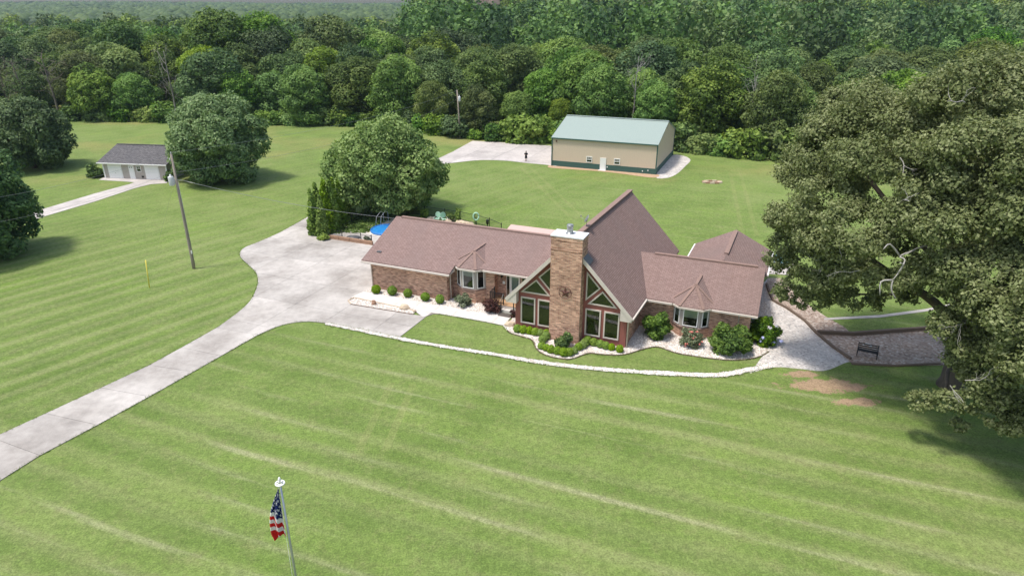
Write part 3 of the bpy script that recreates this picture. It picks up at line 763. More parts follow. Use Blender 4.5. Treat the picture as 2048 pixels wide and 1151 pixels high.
# bays -------------------------------------------------------------
def bay(corners, z_sill, z_top, blinds, peak, apex, eave_z, over):
    """corners: 4 (a, b) points left to right; brick apron, taupe panels with white windows, hipped roof"""
    C_ = [Vector((a, b, 0)) for a, b in corners]; back = [Vector((C_[3].x, C_[3].y + 0.4, 0)), Vector((C_[0].x, C_[0].y + 0.4, 0))]
    poly = C_ + back
    plate(MB(), poly, z_sill, z_sill + 0.15).build('bay_base', M['brick'], house)
    cen = Vector((sum(c.x for c in C_) / 4, sum(c.y for c in C_) / 4 + 0.5, 0))
    big = [c + (c - cen).normalized() * 0.09 for c in C_] + back
    plate(MB(), big, z_sill + 0.07, 0.07).build('bay_sill', M['ridge'], house)
    plate(MB(), poly, z_top, z_top - z_sill - 0.07).build('bay_panel', M['taupe'], house)
    for i in range(3):
        a, b = C_[i], C_[i + 1]; t = (b - a); l = t.length; t.normalize(); n = Vector((t.y, -t.x, 0))
        e = 0.13 if i == 1 else 0.16
        window(house, a, t, n, rect(e, l - e, z_sill + 0.16, z_top - 0.12), 0.06, 0.06, M['white'], blinds[i])
    ov = [c + (c - cen).normalized() * over for c in C_]
    ov[0].y = C_[0].y - 0.02; ov[3].y = C_[3].y - 0.02; ov[0].x -= 0.1; ov[3].x += 0.1
    for v in ov: v.z = eave_z
    pk, ap = Vector(peak), Vector(apex)
    rp_ = []
    L2 = Vector((ov[0].x - 0.05, ov[0].y + 0.3, eave_z + 0.05)); R2 = Vector((ov[3].x + 0.05, ov[3].y + 0.3, eave_z + 0.05))
    rp_ += [[ov[1], ov[2], pk], [ov[0], ov[1], pk], [ov[2], ov[3], pk]]
    rp_ += [[L2, ov[0], pk], [L2, pk, ap], [ov[3], R2, pk], [R2, ap, pk]]
    br = roof(rp_, M['shingle'], house, 'bay_roof')
    mb = MB()
    for q in (ov[1], ov[2], ov[0], ov[3]): mb.bar(pk + Vector((0, 0, .02)), q + Vector((0, 0, .02)), 0.2, 0.035)
    mb.bar(pk + Vector((0, 0, .02)), ap + Vector((0, 0, .02)), 0.22, 0.035)
    mb.build('hip_cap', M['ridge'], br)
    gutter([v + Vector((0, 0, -0.13)) for v in ov], house)
    return ov
pk_l = HF.L(G(950.5, 505, 4.1)); ap_l = (9.3, 3.5, 4.26)
bay([(7.78, 1.1), (8.52, 0.45), (9.76, 0.45), (10.42, 1.1)], 1.16, 2.95, (0.0, 0.3, 0.0), (9.12, 1.72, 4.14), ap_l, 3.1, 0.3)
gutter([(10.45, 0.46, be - 0.15), (14.6, 0.46, be - 0.15)], house)
bay([(25.66, 1.5), (26.32, 0.92), (27.66, 0.92), (28.28, 1.5)], 0.8, 2.45, (0.55, 0.5, 0.5), (26.98, 2.2, 3.80), (27.1, 4.1, 3.85), 2.55, 0.3)
# right wing -------------------------------------------------------
zr = lambda b: 2.58 + 0.417 * (b - 1.1)
MB().box(23.0, 31.1, 1.5, 9.8, -0.2, 2.46).prism([(31.1, 9.8, 2.45), (31.1, 5.75, zr(5.75) - .15), (31.1, 1.5, 2.45)], (0.15, 0, 0)).build('wall', M['brick'], house)
rroof = roof([[(23.5, 1.1, zr(1.1)), (31.55, 1.1, zr(1.1)), (31.55, 5.75, zr(5.75)), (21.6, 5.75, zr(5.75))],
              [(21.6, 5.75, zr(5.75)), (31.55, 5.75, zr(5.75)), (31.55, 10.4, zr(1.1)), (23.3, 10.4, zr(1.1))]], M['shingle'], house)
MB().box(23.2, 31.0, 5.6, 5.9, zr(5.75) - 0.03, zr(5.75) + 0.07).build('ridge_vent', M['ridge'], rroof)
gutter([(23.5, 1.04, zr(1.1) - .15), (25.55, 1.04, zr(1.1) - .15)], house); gutter([(28.4, 1.04, zr(1.1) - .15), (31.55, 1.04, zr(1.1) - .15)], house)
MB().box(23.4, 31.5, 1.1, 1.5, 2.38, 2.42).build('soffit', M['trim'], house)
downspout(house, [(30.3, 1.05, 2.35), (30.3, 1.4, 2.2), (30.3, 1.42, 0.1)])
# rear addition
lroofz = 2.5
ra = roof([[(25.05, 9.5, lroofz), (25.2, 15.5, lroofz), (28.6, 15.5, 4.25), (28.35, 7.0, 4.25)],
           [(28.35, 7.0, 4.25), (28.6, 15.5, 4.25), (31.85, 15.9, lroofz), (31.7, 9.5, lroofz)]], M['shingle'], house)
MB().bar((28.42, 8.6, 4.29), (28.58, 15.0, 4.29), 0.34, 0.1).build('ridge_vent', M['ridge'], ra)
MB().box(25.5, 31.3, 9.8, 15.0, -0.2, 2.36).prism([(31.3, 15.0, 2.35), (28.5, 15.0, 4.05), (25.5, 15.0, 2.35)], (0, 0.15, 0)).build('wall', M['brick'], house)
gutter([(25.0, 9.6, lroofz - .1), (25.15, 15.5, lroofz - .1)], house, mat=M['white']); gutter([(31.78, 9.8, lroofz - .1), (31.92, 15.9, lroofz - .1)], house, mat=M['white'])
# steep glass gable -------------------------------------------------
EZ, RZ, RA, AL, AR, B0, B1 = 2.62, 7.66, 18.7, 13.95, 23.45, -2.95, 12.6
sh = lambda a, b: a + 0.045 * (b - B0)
groof = roof([[(AL, B0, EZ), (RA, B0, RZ), (sh(RA, B1), B1, RZ), (sh(AL, B1), B1, EZ)],
              [(RA, B0, RZ), (AR, B0, EZ), (sh(AR, B1), B1, EZ), (sh(RA, B1), B1, RZ)]], M['shingle'], house)
MB().bar((RA, B0 + 0.1, RZ + 0.02), (sh(RA, B1), B1 - 0.1, RZ + 0.02), 0.42, 0.12).build('ridge_vent', M['ridge'], groof)
sl = (RZ - EZ) / (RA - AL); GB = -2.45
zrk = lambda a: (EZ + (a - AL) * sl if a < RA else EZ + (AR - a) * (RZ - EZ) / (AR - RA)) - 0.16
w_ = MB(); gl, gr = 14.5, 23.02
w_.prism([(gl, GB, -0.2), (gr, GB, -0.2), (gr, GB, zrk(gr)), (RA, GB, zrk(RA)), (gl, GB, zrk(gl))], (0, -0.2, 0)); w_.build('gable_wall', M['red_siding'], house)
MB().prism([(gr, GB + 0.2, -0.2), (sh(gr, B1), B1 - 0.6, -0.2), (sh(gr, B1), B1 - 0.6, 2.5), (gr, GB + 0.2, 2.5)], (0.2, 0, 0)).build('wall', M['brick'], house)
MB().prism([(gl, GB + 0.2, 2.5), (gl, 2.0, 2.5), (gl, 2.0, -0.2), (gl, GB + 0.2, -0.2)], (-0.2, 0, 0)).build('wall', M['brick'], house)
MB().prism([(sh(gr, B1), B1 - .6, -0.2), (sh(gl, B1), B1 - .6, -0.2), (sh(gl, B1), B1 - .6, 2.8), (sh(RA, B1), B1 - .6, RZ - .2), (sh(gr, B1), B1 - .6, 2.8)], (0, 0.2, 0)).build('wall', M['brick'], house)
mbk = MB()
for (a0, z0, a1, z1) in ((AL - 0.02, EZ - 0.12, RA, RZ - 0.10), (AR + 0.02, EZ - 0.12, RA, RZ - 0.10)):
    mbk.bar((a0, B0 - 0.03, z0), (a1, B0 - 0.03, z1), 0.05, 0.26, (0, 0, 1))
mbk.build('rake_board', M['trim'], house)
mbk = MB()   # soffit under the gable overhang
for sx_, ae in ((-1, AL), (1, AR)):
    mbk.face([(ae, B0, EZ - .15), (ae, GB, EZ - .15), (RA, GB, RZ - .15), (RA, B0, RZ - .15)])
mbk.build('soffit', M['trim'], house)
for ae, s_ in ((AL, 1), (AR, -1)):   # boxed eave returns
    MB().prism([(ae, B0 - .02, EZ - .16), (ae, B0 - .02, EZ - .32), (ae + s_ * .82, B0 - .02, EZ - .32), (ae + s_ * .82, B0 - .02, EZ + .62)][::-s_], (0, -0.5, 0)).build('eave_return', M['trim'], house)
gutter([(AR + 0.06, B0 + 0.05, EZ - 0.12), (sh(AR, 1.0) + 0.06, 1.0, EZ - 0.12)], house); gutter([(AL - 0.06, B0 + 0.05, EZ - 0.12), (sh(AL, .5) - 0.06, 0.4, EZ - 0.12)], house)
downspout(house, [(23.2, -2.5, 2.35), (23.12, -2.4, 2.2), (23.12, -2.4, 0.1)])
wf = dict(fw=0.10, depth=0.08, frame=M['trim'])
O_ = (0, GB, 0)
for x0, x1 in ((14.96, 16.12), (16.32, 17.46), (19.98, 21.14), (21.37, 22.51)):
    window(house, O_, U_, N_, rect(x0, x1, 0.52 if x0 > 18 else 0.58, 2.64 if x0 > 18 else 2.74), **wf)
window(house, O_, U_, N_, [(14.93, 3.10), (17.30, 3.10), (16.17, 4.28)], **wf)
window(house, O_, U_, N_, [(17.46, 3.30), (17.46, 5.62), (16.33, 4.50)], **wf)
window(house, O_, U_, N_, [(20.10, 3.00), (22.30, 3.00), (21.17, 4.15)], **wf)
window(house, O_, U_, N_, [(19.95, 3.22), (21.02, 4.32), (19.95, 5.48)], **wf)
# chimney ------------------------------------------------------------
CA0, CA1, CB0, CB1, CZ = 17.5, 19.78, -3.28, -1.95, 8.12
ch = MB()
ch.box(CA0, CA1, CB0, CB1, -0.2, 7.0)
ch.box(CA0 + .03, CA1 - .03, CB0 + .03, CB1 - .03, 7.0, 7.05); ch.box(CA0 - .02, CA1 + .02, CB0 - .02, CB1 + .02, 7.05, 7.17); ch.box(CA0 + .03, CA1 - .03, CB0 + .03, CB1 - .03, 7.17, 7.22)
ch.box(CA0, CA1, CB0, CB1, 7.22, 7.72); ch.box(CA0 + .03, CA1 - .03, CB0 + .03, CB1 - .03, 7.72, 7.76); ch.box(CA0 - .02, CA1 + .02, CB0 - .02, CB1 + .02, 7.76, 8.04)
chim = ch.build('chimney', M['brick'], house)
MB().box(CA0 - .05, CA1 + .05, CB0 - .05, CB1 + .05, 8.04, CZ).build('chimney_cap', M['cap'], chim)
MB().lathe([(0.30, 0.0), (0.30, 0.05), (0.21, 0.07), (0.21, 0.5), (0.235, 0.5), (0.235, 0.62), (0.2, 0.66)], 16, (18.62, -2.55, CZ)).build('flue_pipe', M['grey_metal'], chim)
MB().prism([(CA1 + .005, -2.99, 6.62), (CA1 + .45, -2.99, 6.16), (CA1 + .45, -1.9, 6.16), (CA1 + .005, -1.9, 6.62)], (0, 0, 0.06)).build('flashing', M['lead'], chim)
# porch, door ----------------------------------------------------------
pf = MB().box(11.2, 14.49, 0.05, 1.69, -0.1, 0.47).build('porch', M['trim'], house)
for i in range(11): MB().box(11.18 + i * .301, 11.18 + i * .301 + .293, 0.02, 1.69, 0.475, 0.505).build('floor_board', M['deck'], pf)
MB().box(12.4, 13.5, -0.33, 0.015, -0.1, 0.25).build('step', M['walk'], pf)
door = MB().box(12.35, 13.25, 1.62, 1.70, 0.5, 2.5).build('door', M['white'], house)
window(house, (0, 1.7, 0), U_, N_, rect(12.02, 12.32, 0.55, 2.5), 0.05, 0.05, M['trim'], name='sidelight')
window(house, (0, 1.7, 0), U_, N_, rect(13.35, 14.35, 0.9, 2.55), 0.06, 0.06, M['trim'])
MB().face([(12.5, 1.612, 1.2), (13.1, 1.612, 1.2), (13.1, 1.612, 2.35), (12.5, 1.612, 2.35)]).build('pane', M['glass'], door)
MB().lathe([(0.03, 0), (0.035, 0.03), (0.02, 0.05)], 8, (13.17, 1.58, 1.45)).build('handle', M['rust'], door)
def lantern(parent, p, n):
    p = Vector(p); n = Vector(n); q = p + n * 0.16
    mb = MB().box(p.x - .05, p.x + .05, p.y - .05, p.y + .02, p.z - .1, p.z + .1)
    mb.bar(p + Vector((0, 0, .05)), q + Vector((0, 0, .12)), 0.03, 0.03)
    mb.lathe([(0.02, .16), (0.1, .08), (0.09, .06), (0.075, -.14), (0.03, -.18)], 8, q)
    return mb.build('wall_lantern', M['black'], parent)
lantern(house, (11.65, 1.68, 2.35), N_); lantern(house, (23.18, -2.55, 2.45), N_)
MB().box(11.68, 11.9, 1.66, 1.699, 1.62, 1.86).build('number_plaque', M['white'], house)
# railings
rail = thing('porch_railing', 'black metal picket railing round the front porch and step', 'railing', HF.W(11.2, 0.1, 0), -HF.yaw)
def rl(a, b, z): return (a - 11.2, b - 0.1, z)
for (a, b, z0, z1) in ((11.25, 1.02, .5, 1.55), (11.25, 0.1, .5, 1.5), (12.42, 0.1, .5, 1.5), (12.42, -0.42, 0.08, 1.05), (13.52, -0.42, 0.08, 1.05)):
    p = rl(a, b, 0); MB().box(p[0] - .035, p[0] + .035, p[1] - .035, p[1] + .035, z0, z1).build('post', M['black'], rail)
for (p, q) in (((11.25, 1.02, 1.5), (11.25, 0.1, 1.46)), ((11.25, 0.1, 1.46), (12.42, 0.1, 1.46)), ((12.42, 0.1, 1.46), (12.42, -0.42, 1.02)), ((13.52, 0.1, 1.46), (13.52, -0.42, 1.02)), ((11.25, 0.1, .62), (12.42, 0.1, .62)), ((11.25, 1.02, .62), (11.25, .1, .62))):
    MB().bar(rl(*p), rl(*q), 0.045, 0.045).build('rail', M['black'], rail)
pk = MB().box(-.011, .011, -.011, .011, .62, 1.46).mesh('picket'); pk.materials.append(M['black'])
for i in range(1, 10):
    o = bpy.data.objects.new('picket', pk); COL.objects.link(o); o.parent = rail; o.location = Vector(rl(11.25 + i * .117, 0.1, 0)) * S
for i in range(1, 8):
    o = bpy.data.objects.new('picket', pk); COL.objects.link(o); o.parent = rail; o.location = Vector(rl(11.25, 0.1 + i * .115, 0)) * S
# patio roof behind the left wing
pr_ = thing('patio_cover', 'pinkish ribbed metal patio roof behind the left wing', 'patio cover', HF.W(8, 11.4, 0), -HF.yaw)
c0 = [HF.L(G(1000, 463, 2.9)), HF.L(G(1022, 448.5, 2.9)), HF.L(G(1106, 457, 2.9))]
def pcl(v): return (v.x - 8, v.y - 11.4, v.z)
yb = c0[1].y; xa = c0[1].x; xb = c0[2].x + 0.5
MB().prism([(xa - 8, 0.02, 2.6), (xb - 8, 0.02, 2.6), (xb - 8, yb - 11.4, 2.9), (xa - 8, yb - 11.4, 2.9)], (0, 0, .08)).build('roof_panel', M['pink_metal'], pr_)
for xx in (xa + .2, xb - .2): MB().box(xx - 8 - .06, xx - 8 + .06, yb - 11.6, yb - 11.48, 0, 2.8).build('post', M['trim'], pr_)

# ---- things on the house
star = thing('barn_star', 'rusty five pointed star in a ring hung on the chimney', 'star', HF.W(18.66, CB0 - 0.03, 3.95), -HF.yaw)
mb = MB(); ring = [Vector((0.46 * math.cos(a), -0.02, 0.46 * math.sin(a))) for a in [2 * math.pi * i / 28 for i in range(29)]]
mb.tube(ring, 0.018, 6).build('ring', M['rust'], star)
mb = MB(); pts = []
for i in range(10):
    an = math.pi / 2 + i * math.pi / 5; r_ = 0.44 if i % 2 == 0 else 0.17
    pts.append(Vector((r_ * math.cos(an), 0.0, r_ * math.sin(an))))
for i in range(10): mb.face([pts[i], Vector((0, -0.09, 0)), pts[(i + 1) % 10]]); mb.face([pts[(i + 1) % 10], Vector((0, 0.01, 0)), pts[i]])
mb.build('star_body', M['rust'], star)
dish = thing('satellite_dish', 'small grey satellite dish on a mast on the steep ridge', 'satellite dish', HF.W(18.85, 0.7, RZ), -HF.yaw)
MB().tube([(0, 0, -0.1), (0, 0, 0.35), (0.05, 0, 0.55)], 0.022, 6).build('mast', M['grey_metal'], dish)
mb = MB(); prof = [(0.02, 0.0), (0.15, 0.015), (0.25, 0.05), (0.31, 0.085), (0.30, 0.10), (0.14, 0.03)]
mb.lathe(prof, 18); db = mb.build('dish_bowl', M['grey_metal'], dish); db.location = Vector((0.08, 0, 0.62)) * S; db.rotation_euler = (R(20), R(-60), 0)
MB().tube([(0.05, 0, 0.5), (-0.25, -0.05, 0.62), (-0.42, -0.05, 0.78)], 0.012, 6).box(-0.46, -0.38, -0.09, -0.01, 0.76, 0.86).build('feed_arm', M['grey_metal'], dish)
m_ = tag(MB().box(0, 1.05, -0.62, -0.04, 0.075, 0.095).build('door_mat', M['mat_grey'], loc=(0, 0, 0)), 'dark grey mat on the walk below the porch step', 'mat')
m_.location = (HF.W(12.42, -0.5) + Vector((0, 0, .012))) * S; m_.rotation_euler = (0, 0, -HF.yaw)
m_ = tag(MB().box(0, 0.75, 0, 0.4, 0.507, 0.522).build('door_mat', M['mat_orange']), 'orange mat on the porch boards by the door', 'mat')
m_.location = HF.W(12.95, 0.75) * S; m_.rotation_euler = (0, 0, -HF.yaw)
pot = thing('potted_plant', 'leafy plant in a grey pot on the front porch', 'potted plant', HF.W(12.72, 0.85, 0.505))
MB().lathe([(0.11, 0), (0.17, 0.25), (0.18, 0.27), (0.15, 0.26)], 14).build('pot', M['terracotta'], pot)
place_mesh('foliage', cloud_mesh('pot_leaves', [(0, 0, .38, .2, .2, .18)], 160, 0.09, 3), M['leaf_bright'], pot)
# ================================================================== BARN
barn = thing('metal_barn', 'tan metal barn with sage green roof and dark green base', 'barn', BF.o, -BF.yaw)
BL, BD, BE, BR = 16.1, 15.0, 4.42, 6.66
MB().box(0, BL, 0, BD, 0.85, BE).prism([(BL, 0, BE - .01), (BL, BD, BE - .01), (BL, BD / 2, BR - .05)], (.1, 0, 0)).prism([(0, 0, BE - .01), (0, BD / 2, BR - .05), (0, BD, BE - .01)], (-.1, 0, 0)).build('wall', M['barn_tan'], barn)
MB().box(-.02, BL + .02, -.02, BD + .02, -.1, 0.85).build('wainscot', M['barn_green'], barn)
roof([[(-.12, -.18, BE - .02), (BL + .12, -.18, BE - .02), (BL + .12, BD / 2, BR), (-.12, BD / 2, BR)], [(-.12, BD / 2, BR), (BL + .12, BD / 2, BR), (BL + .12, BD + .18, BE - .02), (-.12, BD + .18, BE - .02)]], M['barn_roof'], barn)
for (x, y) in ((0, 0), (BL, 0), (BL, BD)): MB().box(x - .08, x + .08, y - .08, y + .08, 0, BE - .05).build('corner_trim', M['barn_green'], barn)
MB().bar((-.12, -.2, BE - .12), (BL + .12, -.2, BE - .12), .08, .16).build('eave_trim', M['barn_green'], barn)
MB().bar((-.1, BD / 2, BR + .02), (BL + .1, BD / 2, BR + .02), .5, .07).build('ridge_cap', M['barn_roof'], barn)
for x0 in (5.52, 9.8):
    window(barn, (0, 0, 0), U_, N_, rect(x0, x0 + .92, 1.0, 1.9), .09, .08, M['white'], bars=((x0 + .05, 1.45, x0 + .87, 1.45, .08), (x0 + .31, 1.45, x0 + .31, 1.85, .03), (x0 + .61, 1.45, x0 + .61, 1.85, .03), (x0 + .05, 1.65, x0 + .87, 1.65, .03)))
bd = MB().box(7.68, 8.6, -.09, 0, 0.0, 1.84).build('door', M['white'], barn)
MB().lathe([(0.03, 0), (0.04, 0.04), (0.02, 0.06)], 8, (8.48, -.13, .9)).build('handle', M['grey_metal'], bd)
MB().box(7.55, 8.7, -.6, -.03, -.05, .06).build('door_step', M['walk'], barn)
MB().box(.62, .78, -.16, 0, 3.75, 3.95).build('wall_lamp', M['rust'], barn)
for x, z in ((8.75, .45), (14.1, .3), (14.9, .45)): MB().box(x, x + .14, -.1, -.02, z, z + .16).build('outlet_box', M['white'], barn)
MB().box(BL, BL + .06, BD / 2 - .35, BD / 2 + .35, 5.2, 5.75).build('gable_vent', M['barn_tan'], barn)

# ================================================================== SMALL GARAGE
gar = thing('garage', 'small grey garage with dark shingles and two white doors', 'garage', GF.o, -GF.yaw)
GL, GD_, GE, GR = 9.9, 8.6, 2.3, 4.05
MB().box(0, GL, 0, GD_, -.1, GE).prism([(GL, 0, GE), (GL, GD_, GE), (GL, GD_ / 2, GR - .1)], (.1, 0, 0)).prism([(0, 0, GE), (0, GD_ / 2, GR - .1), (0, GD_, GE)], (-.1, 0, 0)).build('wall', M['gar_siding'], gar)
roof([[(-.5, -.45, GE + .02), (GL + .45, -.45, GE + .02), (GL + .45, GD_ / 2, GR), (-.5, GD_ / 2, GR)], [(-.5, GD_ / 2, GR), (GL + .45, GD_ / 2, GR), (GL + .45, GD_ + .45, GE + .02), (-.5, GD_ + .45, GE + .02)]], M['shingle_grey'], gar)
gutter([(-.5, -.5, GE - .06), (GL + .45, -.5, GE - .06)], gar, mat=M['white'])
MB().bar((-.4, GD_ / 2, GR + .03), (GL + .4, GD_ / 2, GR + .03), .3, .07).build('ridge_cap', M['shingle_grey'], gar)
for x in (0.02, GL - .02): MB().box(x - .09, x + .09, -.06, .05, 0, GE - .05).build('corner_trim', M['white'], gar)
for x0 in (.72, 6.5):
    f = MB().box(x0, x0 + 2.2, -.03, .01, 0.0, 2.08).build('garage_door', M['white'], gar)
    for k in range(4): MB().box(x0 + .06, x0 + 2.14, -.06, -.03, .05 + k * .5, .05 + k * .5 + .47).build('door_panel', M['white'], f)
    if x0 < 1: MB().box(x0 + 1.06, x0 + 1.16, -.09, -.06, .75, .8).build('handle', M['black'], f)
f = MB().box(4.02, 4.84, -.06, .0, 0.0, 2.0).build('door', M['white'], gar)
for xx in (4.2, 4.5): MB().lathe([(.075, 0), (.075, .02)], 10, (0, 0, 0)).box(0, 0.001, 0, 0.001, 0, 0.001).build('pane', M['room_dark'], f).matrix_local = Matrix.Translation(Vector((xx + .05, -.06, 1.68)) * S) @ Matrix.Rotation(R(90), 4, 'X')
window(gar, (0, 0, 0), U_, N_, rect(5.25, 5.95, 1.08, 1.98), .07, .06, M['white'], blind=.3, bars=((5.3, 1.52, 5.9, 1.52, .05), (5.6, 1.52, 5.6, 1.95, .025), (5.3, 1.75, 5.9, 1.75, .025)))
window(gar, (GL, 0, 0), (0, 1, 0), (1, 0, 0), rect(2.4, 3.3, 1.0, 1.8), .06, .06, M['white'])
MB().box(5.85, 6.15, -.08, 0, .25, .5).build('dryer_vent', M['black'], gar)

# ================================================================== SHRUBS
def shrub(name, label, cat, loc, lobes, n, size, mat, seed, group=None, stem=True, **kw):
    t = thing(name, label, cat, loc, 0, group)
    place_mesh('foliage', cloud_mesh(name, lobes, n, size, seed, **kw), mat, t)
    if stem: MB().tube([(0, 0, -.05), (0.02, 0, lobes[0][2])], [.05, .02], 6).build('stem', M['bark'], t)
    return t
def spread(proto, locs, rs, sc=(0.9, 1.1), labels=None):
    out = []
    for i, p in enumerate(locs):
        o = proto if i == 0 else copy_tree(proto)
        o.location = Vector(p) * S; o.rotation_euler = (0, 0, rs.uniform(0, 6.28)); k = rs.uniform(*sc); o.scale = (k, k, k * rs.uniform(.93, 1.08))
        if labels: o['label'] = labels[i]
        out.append(o)
    return out
ball = shrub('boxwood_ball', 'round clipped boxwood ball below the windowless brick wall', 'shrub', (0, 0, 0), [(0, 0, .42, .37, .37, .37)], 1500, .075, M['leaf_box'], 11, 'boxwood balls along the left wing', shell=(.80, 1.02), lump=.03, flat=.5)
spread(ball, [G(x, y) for x, y in ((753, 587), (785, 590.5), (816, 594.5), (851, 602), (880, 607))], random.Random(2), (.92, 1.08))
hed = shrub('boxwood_bush', 'small clipped box bush in the low hedge before the glass gable', 'shrub', (0, 0, 0), [(0, 0, .30, .30, .30, .31)], 1000, .07, M['leaf_box'], 12, 'clipped box bushes edging the chimney bed', shell=(.80, 1.04), lump=.05, flat=.5)
z2 = lambda x, y: (1020 + x / 7.19, 560 + y / 7.19)
hp = [z2(*q) for q in ((105, 745), (190, 760), (280, 772), (360, 788), (440, 800), (525, 795), (522, 850), (470, 895), (452, 985), (520, 1010), (585, 1040), (680, 1062), (770, 1088), (850, 1082), (920, 1055), (985, 1005), (1040, 978), (1078, 945), (1112, 908))]
hp += [(1160 + x / 5.76, 520 + y / 5.76) for x, y in ((155, 982), (230, 1000), (295, 1020), (360, 1034), (455, 1058))]
spread(hed, [G(*q) for q in hp], random.Random(5), (.86, 1.02))
def lobesr(seed, n, rx, rz, z0, q):
    r_ = random.Random(seed); out = [(0, 0, z0 + rz * .9, rx * .62, rx * .62, rz * .8)]
    for k in range(n):
        an = k * 2.4; zz = r_.uniform(.1, 1.75); e = rx * math.sqrt(max(.12, 1 - ((zz - .85) / 1.05) ** 2)) * .68
        out.append((e * math.cos(an), e * math.sin(an), z0 + rz * zz, q * r_.uniform(.8, 1.2), q * r_.uniform(.8, 1.2), q * r_.uniform(.7, 1)))
    return out
shrub('variegated_shrub', 'loose pale green variegated shrub below the bay window', 'shrub', G(926, 612), lobesr(3, 9, .62, .55, .05, .26), 1300, .10, M['leaf_grey'], 21, flat=.8)
shrub('barberry_bush', 'rounded dark purple barberry bush beside the porch railing', 'shrub', G(983, 624), lobesr(4, 10, .72, .5, .03, .3), 1900, .085, M['leaf_purple'], 22, flat=.7)
shrub('barberry_bush', 'small purple barberry squeezed between porch step and gable wall', 'shrub', G(1027, 634), lobesr(5, 6, .34, .32, .02, .18), 500, .075, M['leaf_purple'], 23, flat=.7)
shrub('broadleaf_shrub', 'leafy yellow green shrub at the foot of the chimney', 'shrub', G(1127, 694), lobesr(6, 10, .60, .52, .05, .27), 1300, .11, M['leaf_holly'], 24, flat=.9)
shrub('globe_shrub', 'tall rounded glossy green shrub in the corner beside the gable', 'shrub', G(1312, 672), lobesr(7, 16, 1.0, .98, .05, .42), 5200, .105, M['leaf_holly'], 25, shell=(.7, 1.03))
shrub('globe_shrub', 'big broad glossy green shrub in front of the downspout', 'shrub', G(1459, 700), lobesr(8, 20, 1.5, .92, .05, .5), 8200, .11, M['leaf_holly'], 26, shell=(.7, 1.03))
rose = shrub('rose_bush', 'grey green rose bush with pink flowers below the bay window', 'shrub', G(1380, 690), lobesr(9, 12, .88, .66, .05, .32), 1900, .10, M['leaf_grey'], 27, flat=.9)
hyd = shrub('hydrangea', 'dark hydrangea with blue flower heads at the brick house corner', 'shrub', G(1526, 684), lobesr(10, 16, 1.05, .85, .05, .45), 4600, .13, M['leaf_holly'], 28)
def flowers(parent, pts, r, mats, seed):
    for i, (p, m) in enumerate(pts):
        place_mesh('flower', cloud_mesh('flower_head', [(p[0], p[1], p[2], r, r, r * .8)], 46, r * .55, seed + i, shell=(.7, 1.0), flat=.3), mats[m], parent)
rf = random.Random(4)
flowers(rose, [((rf.uniform(-.8, .8), rf.uniform(-.75, -.2), rf.uniform(.15, 1.0)), 0) for _ in range(12)] + [((rf.uniform(-.6, .5), -.1, 1.15), 0) for _ in range(6)], .07, [M['flower_pink']], 300)
flowers(hyd, [((rf.uniform(-.5, .9), rf.uniform(-1.0, -.45), rf.uniform(.25, 1.0)), 0) for _ in range(10)] + [((rf.uniform(-.2, .9), rf.uniform(-.9, -.3), rf.uniform(1.0, 1.5)), 1) for _ in range(5)], .13, [M['flower_blue'], M['flower_white']], 330)
shrub('globe_shrub', 'round dark shrub standing alone left of the small garage', 'shrub', G(191, 354), lobesr(12, 12, 1.15, .95, .0, .5), 2200, .2, M['leaf_holly'], 31)
shrub('globe_shrub', 'small shrub at the right corner of the small garage', 'shrub', G(340, 362), lobesr(13, 8, .7, .7, .0, .35), 800, .2, M['leaf_holly'], 32)
# ivy bank by the pool fence, weeds along the retaining wall
shrub('ground_ivy', 'low spread of ivy on the shady bank behind the pool', 'ivy', G(714, 455), [(x + y * .3, y, .05, .9, .9, .2) for x in np.arange(-1.8, 1.4, 1.0) for y in np.arange(-1.2, 8.0, 1.1)], 6500, .2, M['leaf_ivy'], 41, stem=False, flat=.9)
for i, (x, y, r_, h, lab) in enumerate(((648, 480, .55, .3, 'bright weeds at the corner of the drive by the evergreens'), (735, 484, .4, .3, 'small white flowered plant beside the pool wall'), (848, 436, .7, .5, 'feathery green plant inside the back fence'), (898, 442, .6, .5, 'yellow green grass clump between fence and roof'), (917, 444, .4, .9, 'upright yellow flowered plant inside the back fence'))):
    shrub('garden_plant', lab, 'plant', G(x, y), lobesr(50 + i, 6, r_, h, 0, r_ * .45), 500, .13, M['leaf_bright'] if i != 1 else M['leaf_grey'], 60 + i, stem=False)
# arborvitae row
av = []
for k in range(3):
    r_ = random.Random(70 + k); lb = []
    for i in range(12):
        z = .25 + i * .36; rad = .56 * (1 - (i / 12.3) ** 2.0) + .05
        for j in range(3):
            an = r_.uniform(0, 6.28); lb.append((rad * .42 * math.cos(an), rad * .42 * math.sin(an), z, rad * .72, rad * .72, .42))
    av.append(cloud_mesh('arborvitae', lb, 3000, .15, 80 + k, flat=.7, shell=(.75, 1.05), lobe_tint=.15))
arb_px = [(630, 470), (648, 476), (640, 463), (657, 465), (668, 462), (672, 452), (683, 449), (693, 443), (703, 439)]
for i, q in enumerate(arb_px):
    t = thing('arborvitae', 'tall narrow arborvitae in the row at the edge of the concrete drive', 'tree', G(*q), i * 1.3, 'arborvitae row by the pool')
    k = (1.12, 1.02, 1.2, 1.3, 1.25, 1.2, 1.1, 1.05, 1.0)[i]; t.scale = (k * .95, k * .95, k)
    place_mesh('crown', av[i % 3], M['leaf_arb'], t)
    MB().tube([(0, 0, -.1), (0, 0, 3.5)], [.09, .03], 6).build('trunk', M['bark'], t)

